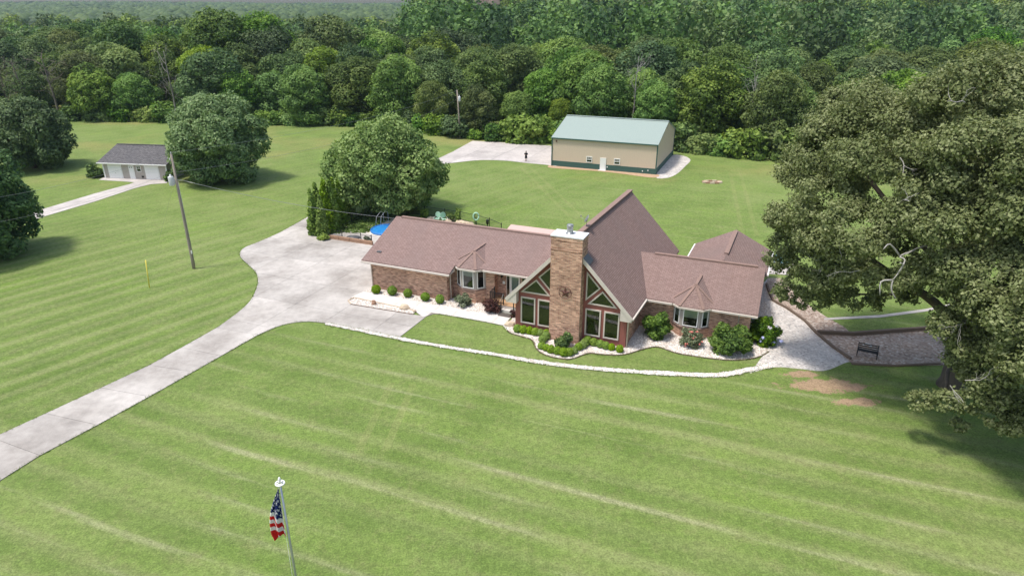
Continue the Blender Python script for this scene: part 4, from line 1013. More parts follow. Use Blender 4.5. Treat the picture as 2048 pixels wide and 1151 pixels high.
# ================================================================== SPECIMEN TREES
def tree(name, label, loc, lobes, n, size, mat, seed, h, r, nl=6, zs=.25, bark=None, **kw):
    t = thing(name, label, 'tree', loc)
    place_mesh('crown', cloud_mesh(name, lobes, n, size, seed, **kw), mat, t)
    place_mesh('trunk', trunk_mesh('trunk', random.Random(seed), h, r, lobes, nl, zs), bark or M['bark'], t)
    return t
# silver tree beside the garage: px 347-556 x 183-366
tree('silver_tree', 'big rounded silvery green tree hiding the end of the garage', G(446, 361), crown_lobes(random.Random(1), 7.0, 11.9, .25, 34, .66, lob=(.22, .34)), 52000, .22, M['leaf_silver'], 101, 10, .34, 8, shell=(.7, 1.05), flat=.6)
# pear tree by the pool: px 640-902 x 232-420
tree('pear_tree', 'broad light green shade tree standing inside the pool fence', G(773, 423), crown_lobes(random.Random(5), 7.3, 9.0, 1.4, 32, .6, lob=(.22, .36)), 52000, .21, M['leaf_pear'], 102, 8.5, .32, 9, .2, shell=(.66, 1.06), flat=.65)
# dark trees at the left edge
tree('dark_tree', 'large dark green tree whose crown hangs over the garage drive', G(-22, 512), crown_lobes(random.Random(8), 5.7, 10.6, .3, 30, .62, lob=(.24, .38)), 36000, .20, M['leaf_deep'], 103, 9, .3, 7, shell=(.68, 1.05))
tree('dark_tree', 'rounded dark green tree standing beyond the garage drive', G(70, 336), crown_lobes(random.Random(9), 6.6, 10.0, .3, 28, .64, lob=(.24, .36)), 34000, .25, M['leaf_deep'], 104, 9, .3, 6, shell=(.68, 1.05))
# the old oak: lobes placed from where the crown's clumps stand round its trunk
OB = G(1900, 772)
oak_l = []
for (x, y, Y, r_) in ((1650, 300, 41, 2.5), (1740, 225, 41, 2.5), (1690, 210, 44, 2.0), (1820, 240, 39, 2.6), (1900, 215, 36, 2.3), (1960, 180, 36, 2.6), (2040, 190, 37, 2.7), (2110, 200, 36, 3), (1600, 350, 42, 1.9),
    (1590, 430, 40, 1.8), (1660, 400, 38, 2.3), (1760, 340, 37, 2.6), (1860, 340, 34, 2.4), (1960, 320, 32, 2.4), (2050, 320, 32, 2.6), (2140, 330, 33, 3), (1578, 490, 41, 1.4), (1640, 490, 38, 1.9), (1720, 460, 35, 2.2), (1810, 450, 34, 2.3),
    (1900, 450, 32, 2.2), (1990, 440, 31, 2.3), (2080, 450, 31, 2.6), (1600, 560, 40, 1.2), (1660, 560, 38, 1.4), (1730, 555, 36, 1.5), (1640, 602, 39, .9), (1700, 598, 38, 1.0), (1770, 560, 34, 1.3), (1840, 545, 33, 1.4), (1930, 545, 31, 1.8), (2010, 550, 30, 1.9), (2090, 570, 30, 2.3),
    (1980, 640, 31, 1.5), (2050, 650, 30, 1.9), (2120, 660, 30, 2.2), (1960, 700, 31, 1.2), (2030, 730, 29, 1.5), (2100, 760, 28, 1.9), (1840, 800, 31, .75), (1890, 810, 30, .95), (1945, 800, 29.5, 1.0), (2000, 800, 29, 1.1), (2030, 850, 28, .95), (1995, 835, 28.5, .7), (2080, 830, 28, 1.2), (1920, 850, 30, .5),
    (1960, 270, 42, 3.2), (2050, 260, 44, 3.5), (1800, 290, 44, 3), (1850, 380, 40, 3), (2000, 400, 38, 3), (2120, 420, 38, 3.4), (2180, 560, 34, 3), (1790, 480, 39, 1.8), (1690, 340, 43, 2.2),
    (1900, 640, 31, 1.1), (1935, 690, 30.5, 1.1), (1960, 600, 30, 1.3), (2140, 700, 26, 2.2), (2200, 620, 27, 2.6), (2230, 760, 26, 2.2), (2160, 820, 25.5, 1.5), (1930, 720, 31, 1.1), (1885, 560, 33.5, 1.3), (1965, 745, 30, 1.3), (2005, 690, 30, 1.6), (1950, 650, 31, 1.3), (1560, 520, 41.5, 1.1), (1575, 580, 40.5, .9), (1620, 530, 39, 1.5), (1690, 520, 37, 1.6), (1600, 600, 40, .7), (1755, 600, 37, .9), (1820, 590, 34.5, .9), (1870, 500, 33, 1.6), (1560, 440, 41, 1.2), (2250, 500, 29, 3), (2300, 650, 30, 3), (2120, 900, 25, 1.0)):
    p = GD(x, y, Y) - OB
    if p.z - r_ * .8 < .15: p.z = .15 + r_ * .8
    oak_l.append((p.x, p.y, p.z, r_, r_, r_ * .82))
for (x, y, z, r_) in ((25, 27.5, 10, 2.4), (28, 25, 11, 2.8), (31, 28, 12, 3), (35, 27, 10, 3), (29, 30, 14.5, 3), (33, 33, 15, 3.2), (36, 38, 13, 3.4), (23, 28.5, 9, 1.9), (24.5, 31, 10.5, 2.2), (23.5, 26.5, 8, 1.5), (25, 24.5, 8.5, 2), (26.5, 25.5, 7.5, 1.8), (30, 25, 7, 2.2), (39, 32, 9, 3)):
    oak_l.append((x - OB.x, y - OB.y, z, r_, r_, r_ * .82))
ok = thing('oak_tree', 'huge spreading olive green oak shading the mulch bed', 'tree', OB)
sub = []
ro = random.Random(3)
for (x, y, z, a, b, c_) in oak_l:
    for k in range(9):
        d = Vector((ro.gauss(0, 1), ro.gauss(0, 1), ro.gauss(0.25, .9))).normalized(); q = a * ro.uniform(.32, .52)
        sub.append((x + d.x * a * .62, y + d.y * b * .62, z + d.z * c_ * .62, q, q, q * .8))
def offview(l):
    zz = l[2] - HC; d_ = (l[1] + OB.y) * _c - zz * _s; return CX + F * (l[0] + OB.x - l[3]) / d_ > 2060
okw = dict(shell=(.35, 1.15), flat=.55, reject=.50, lump=.2, lobe_tint=.2, core=oak_l)
place_mesh('crown', cloud_mesh('oak_crown', [l for l in sub if not offview(l)], 300000, .112, 105, **okw), M['leaf_oak'], ok)
place_mesh('crown', cloud_mesh('oak_crown', [l for l in sub if offview(l)], 26000, .24, 106, **okw), M['leaf_oak'], ok)
mb = MB()
mb.tube([(0, 0, -.4), (.05, .05, .5), (0, .1, 2.2), (-.3, .2, 4.0), (-.1, .6, 7.0), (.5, .8, 11.0), (.8, 1, 15)], [.95, .68, .58, .55, .42, .25, .06], 12)
limbs = [((-.25, .2, 3.6), [(1870, 605, 35.5), (1800, 560, 36), (1720, 500, 37), (1640, 430, 39)], .34), ((-.2, .3, 4.5), [(1905, 560, 36.5), (1830, 470, 37), (1740, 360, 40), (1680, 260, 42)], .34), ((0, .3, 5), [(1960, 520, 34), (2010, 420, 33), (2060, 320, 33)], .32), ((0, .2, 3.2), [(1960, 650, 33), (2010, 660, 31), (2090, 690, 29)], .28), ((-.1, .5, 6.5), [(1880, 430, 38), (1850, 300, 40), (1830, 230, 41)], .28), ((0, .1, 2.0), [(1895, 745, 33), (1890, 780, 31.5), (1850, 800, 31)], .17), ((0, .1, 2.3), [(1950, 760, 32), (2000, 790, 30), (2030, 830, 28.5)], .17), ((-.25, .2, 4.2), [(1850, 590, 36), (1760, 590, 38), (1680, 585, 39)], .2)]
for st, pts, r0 in limbs:
    pth = [Vector(st)] + [GD(*q) - OB for q in pts]; pth = crom(pth, 3)
    mb.tube(pth, [r0 * (1 - .85 * i / (len(pth) - 1)) for i in range(len(pth))], 8)
mb.build('trunk', M['bark'], ok)
def twig(mb, p, d, L_, r_, depth, rr, bend=.35):
    pts = [p]; k = 4
    for i in range(k):
        d = (d + Vector((rr.gauss(0, bend), rr.gauss(0, bend), rr.gauss(0, bend)))).normalized(); pts.append(pts[-1] + d * L_ / k)
    mb.tube(pts, [r_ * (1 - .6 * i / k) for i in range(k + 1)], 5, cap=False)
    if depth > 0:
        for q in range(rr.randint(2, 3)):
            i = rr.randint(1, k); nd = (d + Vector((rr.gauss(0, .7), rr.gauss(0, .7), rr.gauss(0, .6)))).normalized()
            twig(mb, pts[i], nd, L_ * rr.uniform(.5, .75), r_ * .55, depth - 1, rr, bend)
rt = random.Random(15)
for pts in ([(1830, 500, 32.6), (1800, 512, 31.9), (1810, 520, 31.6), (1797, 545, 31.3), (1785, 560, 31.3)], [(1785, 560, 31.3), (1762, 563, 31.2), (1760, 590, 31.1)], [(1785, 560, 31.3), (1783, 580, 31.2), (1792, 597, 31.1)], [(1800, 512, 31.9), (1780, 488, 31.7), (1767, 498, 31.5)], [(1797, 545, 31.3), (1806, 530, 31.2), (1800, 525, 31.1)], [(1860, 490, 32.9), (1835, 496, 32.3), (1812, 508, 31.8)]):
    mb = MB(); pth = crom([GD(*q) - OB for q in pts], 3); mb.tube(pth, [.055 * (1 - .6 * i / len(pth)) for i in range(len(pth))], 5); mb.build('dead_branch', M['pale_bark'], ok)
for (x, y, Y) in ((1940, 620, 30.6), (1960, 630, 30.2), (1680, 520, 36.2), (1640, 545, 37.2), (1800, 315, 34.5), (1930, 205, 33.8), (1900, 770, 29.6), (1930, 760, 29), (1720, 540, 34.5), (1810, 400, 32.5)):
    mb = MB(); p = GD(x, y, Y) - OB
    twig(mb, p, Vector((rt.uniform(-1, .4), rt.uniform(-.9, 0), rt.uniform(-.5, .4))).normalized(), rt.uniform(.8, 1.4), .028, 2, rt); mb.build('dead_branch', M['pale_bark'], ok)

# ================================================================== WOODLAND
def hz(x, y):
    sm = lambda t: (lambda q: q * q * (3 - 2 * q))(min(1, max(0, t)))
    base = 5 * sm((y - 190) / 200)
    side = sm((x / max(y, 1) + .17) / .15)
    return base + 66 * sm((y + .22 * x - 350) / 340) * side + 3 * side * noise.noise(Vector((x * .012, y * .012, 0)))
hb = MB(); nx_, ny_ = 50, 40; vx = []
for j in range(ny_ + 1):
    for i in range(nx_ + 1):
        x = -420 + i * 1500 / nx_; y = 165 + j * 720 / ny_; z = hz(x, y) - .6; hb.v.append((x, y, z))
for j in range(ny_):
    for i in range(nx_):
        a = j * (nx_ + 1) + i; hb.f.append([a, a + 1, a + nx_ + 2, a + nx_ + 1]); hb.m.append(0); hb.sm.append(True)
tag(hb.build('hill', M['forest_floor']), kind='structure')
KINDS = [  # name, label, crown radius, height, base, leaf, size, mat, taper
    ('maple', 'rounded mid green tree in the woods behind the field', 6.2, 13.5, .6, .50, 'leaf_forest', 0.0),
    ('maple', 'dense deep green tree in the woods behind the field', 6.6, 14.5, .8, .50, 'leaf_deep', 0.05),
    ('locust', 'bright yellow green tree in the woods behind the field', 5.9, 12.5, .4, .48, 'leaf_bright', 0.1),
    ('hickory', 'dull olive green tree in the woods behind the field', 6.8, 15.0, 1.0, .50, 'leaf_olive', 0.0),
    ('sycamore', 'tall broad mid green tree in the woods behind the field', 7.2, 16.5, 1.2, .54, 'leaf_forest', 0.0),
    ('poplar', 'tall narrow tree in the woods behind the field', 4.6, 17.0, .8, .48, 'leaf_forest', 0.25),
    ('sycamore', 'tall shaggy dark tree in the woods behind the field', 7.0, 17.0, 1.0, .54, 'leaf_deep', 0.1),
    ('hickory', 'airy ragged olive tree in the woods', 6.4, 15.5, 1.4, .46, 'leaf_olive', 0.15)]
wood_proto = []
for k, (nm, lab, cr, h, b0, ls, mt, tp) in enumerate(KINDS):
    r_ = random.Random(200 + k); lb = crown_lobes(r_, cr, h - b0, b0, 22, .58, tp, (.26, .46))
    t = thing(nm + '_tree', lab, 'tree', (0, 0, 0), 0, 'woodland trees behind the field')
    place_mesh('crown', cloud_mesh(nm, lb, 17000, ls * .60, 220 + k, shell=(.66, 1.06), flat=.5, reject=.72, lump=.16, lobe_tint=.34), M[mt], t)
    place_mesh('trunk', trunk_mesh('trunk', r_, h * .8, .24, lb, 4, .3), M['bark'], t)
    wood_proto.append((t, h))
edge = [G(*q) for q in ((-260, 232), (0, 238), (150, 242), (350, 243), (560, 250), (680, 251), (800, 256), (880, 270), (930, 279), (1010, 281), (1100, 284), (1200, 288), (1350, 300), (1450, 312), (1560, 318), (1700, 318), (1900, 316), (2200, 312), (2500, 300))]
def edge_y(x):
    for a, b in zip(edge[:-1], edge[1:]):
        if a.x <= x <= b.x: return a.y + (b.y - a.y) * (x - a.x) / (b.x - a.x)
    return edge[0].y if x < edge[0].x else edge[-1].y
rw = random.Random(31); used = [False] * len(KINDS); ntree = 0
def plant(k, x, y, hh, rank=5):
    global ntree
    proto, h0 = wood_proto[k]
    o = proto if not used[k] else copy_tree(proto); used[k] = True
    sc = hh / h0; o.location = Vector((x, y, hz(x, y))) * S; o.rotation_euler = (0, 0, rw.uniform(0, 6.28))
    u_ = CX + F * x / (y * _c + 8)
    ref = next(r_ for lim, r_ in ((170, 'rounded dark tree'), (350, 'small garage'), (560, 'silvery tree'), (660, 'open field gap'), (905, 'broad pool tree'), (1110, 'barn pad'), (1345, 'metal barn'), (1600, 'gravel pad'), (9999, 'old oak')) if u_ < lim)
    o['label'] = KINDS[k][1].split(' in the woods')[0] + (' on the wood edge behind the ', ' just inside the wood behind the ', ' well inside the wood behind the ', ' deep in the wood behind the ', ' deep in the wood behind the ', ' far back in the wood behind the ')[rank] + ref
    wd = rw.uniform(.88, 1.14); o.scale = (sc * wd, sc * wd, sc); ntree += 1
rows = [(4.5, 9.0, (9.5, 14.5), 8.2), (14, 8.5, (13, 16), 9.2), (26, 8.5, (15, 18), 10.0), (40, 9.5, (16, 19), 11.0), (56, 11, (16.5, 20), 12.0)]
for ri, (dy, _, hr, sp) in enumerate(rows):
    x = -150 - ri * 12
    while x < 165 + ri * 10:
        xx = x + rw.uniform(-.3, .3) * sp; yy = edge_y(xx) + dy + rw.uniform(-2.5, 2.5); x += sp * rw.uniform(.85, 1.15)
        u_ = CX + F * xx / (yy * _c + 8)
        if u_ < -130 or u_ > 2190: continue
        lf = min(1, max(0, (xx * -1 + 5) / 60))
        hh = rw.uniform(hr[0] * .92, hr[1]) * (.90 + (.16 if ri < 3 else .06) * lf)
        if ri == 0 and 930 < u_ < 1130: hh *= .62
        if ri == 1 and 960 < u_ < 1120: hh *= .85
        ks = [0, 2, 2, 0, 3, 1] if ri < 2 else [0, 1, 2, 3, 4, 5, 6, 7, 4]
        if u_ < 180: ks = [1, 6, 7, 3, 6]
        if 930 < u_ < 1330 and ri < 2: ks = [2, 2, 0, 2]
        if u_ > 1250 and ri >= 2: ks = [3, 7, 1, 0, 3, 5]
        plant(rw.choice(ks), xx, yy, hh, ri)
plant(6, GD(432, 60, 168).x, 168, 22.8); plant(4, GD(520, 60, 172).x, 172, 21.6); plant(1, GD(655, 60, 176).x, 176, 21.2); plant(6, GD(230, 60, 170).x, 170, 20.2)
# understory shrubs and vines on the wood's edge
us = [thing('woodland_shrub', lab, 'shrub', (0, 0, 0), 0, 'scrub along the edge of the woods') for lab in ('leafy mid green scrub bush at the edge of the woods', 'bright vine covered mound at the edge of the woods', 'dark low bush at the edge of the woods')]
for k, t in enumerate(us):
    place_mesh('foliage', cloud_mesh('scrub', lobesr(240 + k, 14, 2.6, 1.7, -.1, 1.1), 3800, .28, 240 + k, lump=.25), M[('leaf_forest', 'leaf_bright', 'leaf_deep')[k]], t)
uu = [False] * 3; x = -150.0
while x < 150:
    xx = x; yy = edge_y(xx) + rw.uniform(-.2, 2.2); u_ = CX + F * xx / (yy * _c + 8)
    if -60 < u_ < 2150:
        k = rw.choice([0, 0, 2, 1]) if not 930 < u_ < 1340 else rw.choice([1, 1, 0]); 
        if u_ > 1340: k = rw.choice([1, 0, 0])
        o = us[k] if not uu[k] else copy_tree(us[k]); uu[k] = True
        o['label'] = ('leafy mid green scrub bush', 'bright vine covered mound', 'dark low bush')[k] + ' at the wood edge behind the ' + next(r_ for lim, r_ in ((170, 'rounded dark tree'), (350, 'small garage'), (560, 'silvery tree'), (905, 'broad pool tree'), (1110, 'barn pad'), (1345, 'metal barn'), (1600, 'gravel pad'), (9999, 'old oak')) if u_ < lim)
        o.location = Vector((xx, yy, 0)) * S; o.rotation_euler = (0, 0, rw.uniform(0, 6)); q = rw.uniform(.6, 1.25) * (1.3 if 990 < u_ < 1130 or u_ > 1350 else 1); o.scale = (q * 1.1, q, q)
    x += rw.uniform(2.4, 4.2)
# dead and half-bare trees
def bare(loc, h, seed, mat, label, r0=.28, lean=(0, 0)):
    rr = random.Random(seed); t = thing('dead_tree', label, 'tree', loc); mb = MB()
    top = Vector((lean[0] * h, lean[1] * h, h)); path = crom([Vector((0, 0, -.2)), top * .35 + Vector((.2, 0, 0)), top * .7, top], 3)
    mb.tube(path, [r0 * (1 - .8 * i / (len(path) - 1)) for i in range(len(path))], 7)
    mb.build('trunk', mat, t); mb = MB()
    for i in range(11):
        z = rr.uniform(.35, .98); p = path[int(z * (len(path) - 1))]; an = rr.uniform(0, 6.28)
        twig(mb, p, Vector((math.cos(an) * .6, math.sin(an) * .6, rr.uniform(.5, 1.2))).normalized(), h * rr.uniform(.16, .34), r0 * .26, 2, rr, .28)
    mb.build('branches', mat, t); return t
def edge_pt(u, dy):
    x = GD(u, 230, 130).x
    for _ in range(4): x = GD(u, 230, edge_y(x) + dy).x
    return Vector((x, edge_y(x) + dy, 0))
bare(edge_pt(118, -1.0), 13.5, 1, M['dead_wood'], 'grey bare dead tree against the dark woods', .3, (-.04, 0))
bare(edge_pt(62, -0.5), 12.5, 2, M['dead_wood'], 'leaning brown bare tree at the shaded end of the woods', .26, (-.08, 0))
bare(edge_pt(20, -0.5), 11.5, 3, M['dead_wood'], 'bare twiggy tree above the rounded dark tree', .22, (.03, 0))
bare(edge_pt(352, -1.0), 14.5, 4, M['grey_bark'], 'half bare grey tree rising behind the silvery tree', .24, (0, 0))
bare(edge_pt(1498, 5.0), 12.5, 5, M['pale_bark'], 'forked pale bare trunk standing among green trees', .13, (.04, 0))
bare(edge_pt(1262, 10), 14.5, 6, M['pale_bark'], 'thin bare tree in the woods behind the barn', .16, (.05, 0))

# the wood beyond, on the flat and up the hillside: one mass
def mass(name, spots, nleaf, size, seed, mats, label):
    rs = np.random.RandomState(seed); protos = []
    for k in range(5):
        me = cloud_mesh('tmp', crown_lobes(random.Random(seed + k), 4.8, 10.5, 1.0, 12, .62, .05, (.32, .46)), nleaf, size, seed + k, lump=.2)
        V = np.empty(len(me.vertices) * 3, np.float32); me.vertices.foreach_get('co', V); V = V.reshape(-1, 4, 3) / S
        T = np.empty(len(me.polygons), np.float32); me.attributes['tint'].data.foreach_get('value', T); bpy.data.meshes.remove(me); protos.append((V, T))
    VV, TT, mi = [], [], []
    for i, (x, y, z, s_) in enumerate(spots):
        V, T = protos[rs.randint(5)]; an = rs.rand() * 6.28; ca, sa = math.cos(an), math.sin(an)
        W_ = V * s_; Q_ = np.empty_like(W_); Q_[..., 0] = W_[..., 0] * ca - W_[..., 1] * sa + x; Q_[..., 1] = W_[..., 0] * sa + W_[..., 1] * ca + y; Q_[..., 2] = W_[..., 2] + z
        VV.append(Q_); TT.append(np.clip(T + rs.normal() * .27, 0, 1)); mi.append(np.full(len(T), rs.randint(len(mats)), np.int32))
    me = quads_mesh(name, np.concatenate(VV), np.concatenate(TT)); me.polygons.foreach_set('material_index', np.concatenate(mi))
    o = link(name, me, mats); return tag(o, label, 'trees', kind='stuff')
spots = []; rm = random.Random(77); y = 205.0
while y < 700:
    sp = 12.0 if y < 330 else 13.5; hw = y * .86 + 25; x = -hw
    while x < hw:
        xx, yy = x + rm.uniform(-.4, .4) * sp, y + rm.uniform(-.4, .4) * sp; x += sp
        if yy < edge_y(xx) + 72: continue
        if y > 330 and xx / yy < -.16 and (y > 480 or rm.random() < .35): continue
        if abs(xx + 17 * yy / 470) < 11.5 and 380 < yy < 476: continue
        zz_ = hz(xx, yy) - HC; dd_ = yy * _c - zz_ * _s; py_ = CY - F * (yy * _s + zz_ * _c) / dd_
        if py_ < -45 or py_ > 400: continue
        lft = xx / yy < -.14
        s_ = 1.22 * rm.uniform(.75, 1.4) * (.95 if lft else 1.18 if yy < 330 else 1.0); spots.append((xx, yy, hz(xx, yy) * (.3 if lft else 1) + (3.0 if yy < 330 and not lft else 0), s_))
    y += sp
near_s = [s_ for s_ in spots if s_[1] < 330]; far_s = [s_ for s_ in spots if s_[1] >= 330]
WM = [M['leaf_forest'], M['leaf_deep'], M['leaf_olive'], M['leaf_forest']]
print('SPOTS', len(near_s), len(far_s), ntree)
mass('distant_wood', near_s, 640, .52, 900, WM, 'continuous green tree canopy beyond the wood edge')
mass('hillside_wood', far_s, 480, .66, 950, WM, 'wooded hillside rising behind the barn')
rg = []
for _ in range(5200):
    yy = 600 * 3.6 ** (rm.random() ** .8); xx = -yy * rm.uniform(.08, .86); t_ = ((yy - 480) / 1720) ** .8; q_ = min(1, t_ * 1.06); rg.append((xx, yy, 4 + 30 * q_ * q_ * (3 - 2 * q_), rm.uniform(1.0, 2.0)))
RG = rg
# rock outcrop on the hillside
rk = MB(); rr_ = random.Random(6)
for lay in range(7):
    z0 = 14 + lay * 2.2; ins = rr_.uniform(-.8, .8); pts = []
    for i in range(9): pts.append((-25 + i * 2.1 + rr_.uniform(-.4, .4), 468 + ins + rr_.uniform(-.8, .8)))
    poly = [Vector((x_, y_, 0)) for x_, y_ in pts] + [Vector((-8, 480, 0)), Vector((-25, 480, 0))]
    plate(rk, poly, z0 + 2.1, 2.1)
tag(rk.build('cliff', M['rock']), kind='structure')
# far blue ridge
fr_ = MB(); nx_ = 260
def ridge_h(x): return 31 + 8 * noise.noise(Vector((x * .0016, 3.1, 0))) + 4 * noise.noise(Vector((x * .006, 7.7, 0))) + 14 * min(1, max(0, (-1560 - x) / 350)) + 6 * min(1, max(0, (x + 500) / 500))
cols = 420; rws = 64; rj = random.Random(12)
for j in range(rws + 1):
    for i in range(cols + 1):
        x = -2150 + i * 2900 / cols; t_ = j / rws; y = 480 + t_ ** 1.25 * 1720
        q_ = min(1, t_ * 1.06)
        z = 9 + (ridge_h(x) - 9) * (q_ * q_ * (3 - 2 * q_)) + 7 * noise.noise(Vector((x * .011, y * .004, 2))) * q_ + 3.0 * noise.noise(Vector((x * .06, y * .03, 1))) + rj.uniform(-2.2, 2.2) * (.5 + t_)
        x += rj.uniform(-2.5, 2.5); y += rj.uniform(-6, 6)
        if x / y > -.12 and y < 900: z = -4
        fr_.v.append((x, y, z))
for j in range(rws):
    for i in range(cols):
        a = j * (cols + 1) + i; fr_.f.append([a, a + 1, a + cols + 2, a + cols + 1]); fr_.m.append(0); fr_.sm.append(False)
def blobs(name, spots, seed, mat, label):
    bm = bmesh.new(); bmesh.ops.create_icosphere(bm, subdivisions=1, radius=1); bv = np.array([v.co[:] for v in bm.verts]); bf = np.array([[v.index for v in f.verts] for f in bm.faces]); bm.free()
    bf = bf[bv[bf][:, :, 2].mean(1) > -.45]; rs = np.random.RandomState(seed); n = len(spots); sp = np.array(spots)
    V = bv[None] * (1 + .30 * (rs.rand(n, len(bv), 1) - .5)) * (sp[:, 3] * 4.6)[:, None, None] * np.array([1, 1, .8]) + sp[:, None, :3]
    F_ = (bf[None] + (np.arange(n) * len(bv))[:, None, None]).reshape(-1, 3); me = bpy.data.meshes.new(name)
    me.from_pydata((V.reshape(-1, 3) * S).tolist(), [], F_.tolist()); me.polygons.foreach_set('use_smooth', [True] * len(me.polygons))
    a = me.attributes.new('tint', 'FLOAT', 'FACE'); a.data.foreach_set('value', np.repeat(np.clip(.5 + .25 * rs.normal(size=n), 0, 1), len(bf)).astype(np.float32))
    return tag(link(name, me, mat), label, 'trees', kind='stuff')
blobs('ridge_wood', [(x, y, 9 + (ridge_h(x) - 9) * (lambda q: q * q * (3 - 2 * q))(min(1, ((y - 480) / 1720) ** .8 * 1.06)), s_) for x, y, z, s_ in RG], 970, leaf_mat('ridge_leaves', (.03, .06, .016), (.06, .105, .024), (.10, .155, .036), .1, .02), 'far wooded ridge on the horizon')
tag(fr_.build('ridge', leaf_mat('ridge_trees', (.03, .055, .016), (.045, .08, .02), (.07, .11, .03))), kind='structure')
# ================================================================== UTILITY POLES AND WIRES
up = thing('utility_pole', 'weathered wooden utility pole with transformer on the left lawn', 'utility pole', G(388, 537))
PB = G(388, 537); PT = 10.75
MB().tube([(0, 0, -.3), (0, 0, 1.2), (0, 0, PT * .6), (0, 0, PT)], [.145, .135, .115, .09], 12).build('pole', M['pole_wood'], up)
MB().lathe([(.22, 0), (.24, .05), (.24, .75), (.22, .8), (.08, .84), (.08, .98), (.03, 1.0)], 14, (-.38, -.12, PT - 2.75)).box(-.2, -.08, -.1, .0, PT - 2.6, PT - 2.1).build('transformer', M['light_metal'], up)
MB().lathe([(.03, 0), (.05, .05), (.03, .1), (.05, .15), (.02, .2)], 8, (0, 0, PT)).lathe([(.04, 0), (.05, .06), (.03, .15)], 8, (-.16, -.1, PT - .5)).build('insulator', M['light_metal'], up)
MB().bar((-.1, -.1, PT - .55), (-.1, .12, PT - .55), .06, .06).bar((.1, 0, PT - 2.3), (.5, .1, PT - 2.35), .05, .08).build('bracket', M['grey_metal'], up)
MB().tube([(.15, -.05, PT - 2.4), (.17, -.04, 5), (.19, -.02, .3)], .018, 6).build('ground_wire', M['grey_metal'], up)
MB().box(.12, .2, -.2, -.1, 1.55, 1.85).build('pole_tag', M['white'], up)
FP = G(920, 277)
fp = thing('utility_pole', 'pale wooden utility pole at the edge of the woods', 'utility pole', FP)
FT = GD(913.5, 180, FP.y).z
MB().tube([(0, 0, -.3), (-.08, 0, FT * .5), (-.28, 0, FT)], [.16, .14, .11], 10).build('pole', M['pole_wood'], fp)
MB().lathe([(.2, 0), (.24, .05), (.24, .8), (.2, .86), (.07, .9), (.07, 1.05)], 12, (.12, -.22, FT - 2.0)).build('transformer', M['light_metal'], fp)
MB().bar((-.25, 0, FT - .8), (.2, -.1, FT - .8), .07, .07).build('bracket', M['grey_metal'], fp)
def wire(a, b, sag, r_, label, mat=None):
    a, b = Vector(a), Vector(b); n = 18
    pts = [a.lerp(b, i / n) - Vector((0, 0, sag * 4 * (i / n) * (1 - i / n))) for i in range(n + 1)]
    return tag(MB().tube([p - a for p in pts], r_, 5).build('overhead_wire', mat or M['grey_metal'], loc=None), label, 'wire'), a
for a, b, sag, r_, lab in ((PB + Vector((0, 0, PT + .15)), FP + Vector((-.28, 0, FT - .1)), 1.1, .009, 'top overhead wire between the two utility poles'),
        (PB + Vector((.1, 0, PT - 1.6)), FP + Vector((-.2, 0, FT - 1.6)), 1.6, .009, 'lower overhead wire between the two utility poles'),
        (PB + Vector((0, 0, PT + .1)), GD(-260, 428, 38), .7, .008, 'upper overhead wire running left from the near pole'),
        (PB + Vector((-.1, 0, PT - 1.5)), GD(-260, 478, 38), .9, .008, 'lower overhead wire running left from the near pole'),
        (PB + Vector((.5, .1, PT - 2.35)), HF.W(-0.4, 11.0, 2.9), .55, .018, 'twisted service cable from the pole down to the house'),
        (PB + Vector((-.1, 0, PT - 2.2)), G(308, 520, 0.4), .0, .005, 'thin guy wire from the pole down to the yellow marker')):
    o, l = wire(a, b, sag, r_, lab); o.location = l * S
gm = thing('guy_marker', 'slim yellow guy wire marker standing in the lawn', 'marker', G(299, 575))
MB().tube([(0, 0, 0), (.18, .05, 2.55)], [.05, .045], 8).build('sleeve', M['yellow'], gm)
MB().tube([(-.03, 0, -.1), (0, 0, .1)], .015, 6).build('anchor_rod', M['grey_metal'], gm)

# ================================================================== POOL GARDEN
pc_ = G(775, 461); pool = thing('round_pool', 'small round blue swimming pool with a pale stone surround', 'pool', pc_)
MB().lathe([(1.85, .0), (1.85, .2), (1.72, .2), (1.72, .05)], 40).build('pool_wall', M['pool_wall'], pool)
MB().lathe([(1.71, .10), (1.71, .14)], 40).build('water', M['water'], pool)
MB().tube([Vector((1.78 * math.cos(a), 1.78 * math.sin(a), .2)) for a in [2 * math.pi * i / 40 for i in range(41)]], .06, 6).build('rim', M['pool_wall'], pool)
MB().tube([(-.7, 1.9, .4), (-.7, 1.85, 1.5), (-.9, 1.6, 1.75), (-1.3, 1.0, 1.3), (-1.4, .7, .35)], .018, 8).tube([(-.2, 2.0, .4), (-.2, 1.95, 1.5), (-.4, 1.7, 1.75), (-.8, 1.1, 1.3), (-.9, .8, .35)], .018, 8).build('hand_rail', M['light_metal'], pool)
sheet('pool_terrace', crom(px([(718, 478), (727, 462), (748, 446), (785, 436), (830, 440), (860, 452), (800, 480), (745, 490)]), 4, True), 0.02, M['paver'])
rwall = thing('retaining_wall', 'low brown timber retaining wall along the top of the drive', 'wall', G(657, 477))
A, B = G(657, 477), G(746, 490.5)
for k in range(2):
    for i in range(4):
        p, q = A.lerp(B, i / 4 + .004) - A, A.lerp(B, (i + 1) / 4 - .004) - A
        MB().bar(p + Vector((0, 0, .12 + .21 * k)), q + Vector((0, 0, .12 + .21 * k)), .2 + .02 * k, .2).build('timber', M['retain'], rwall)
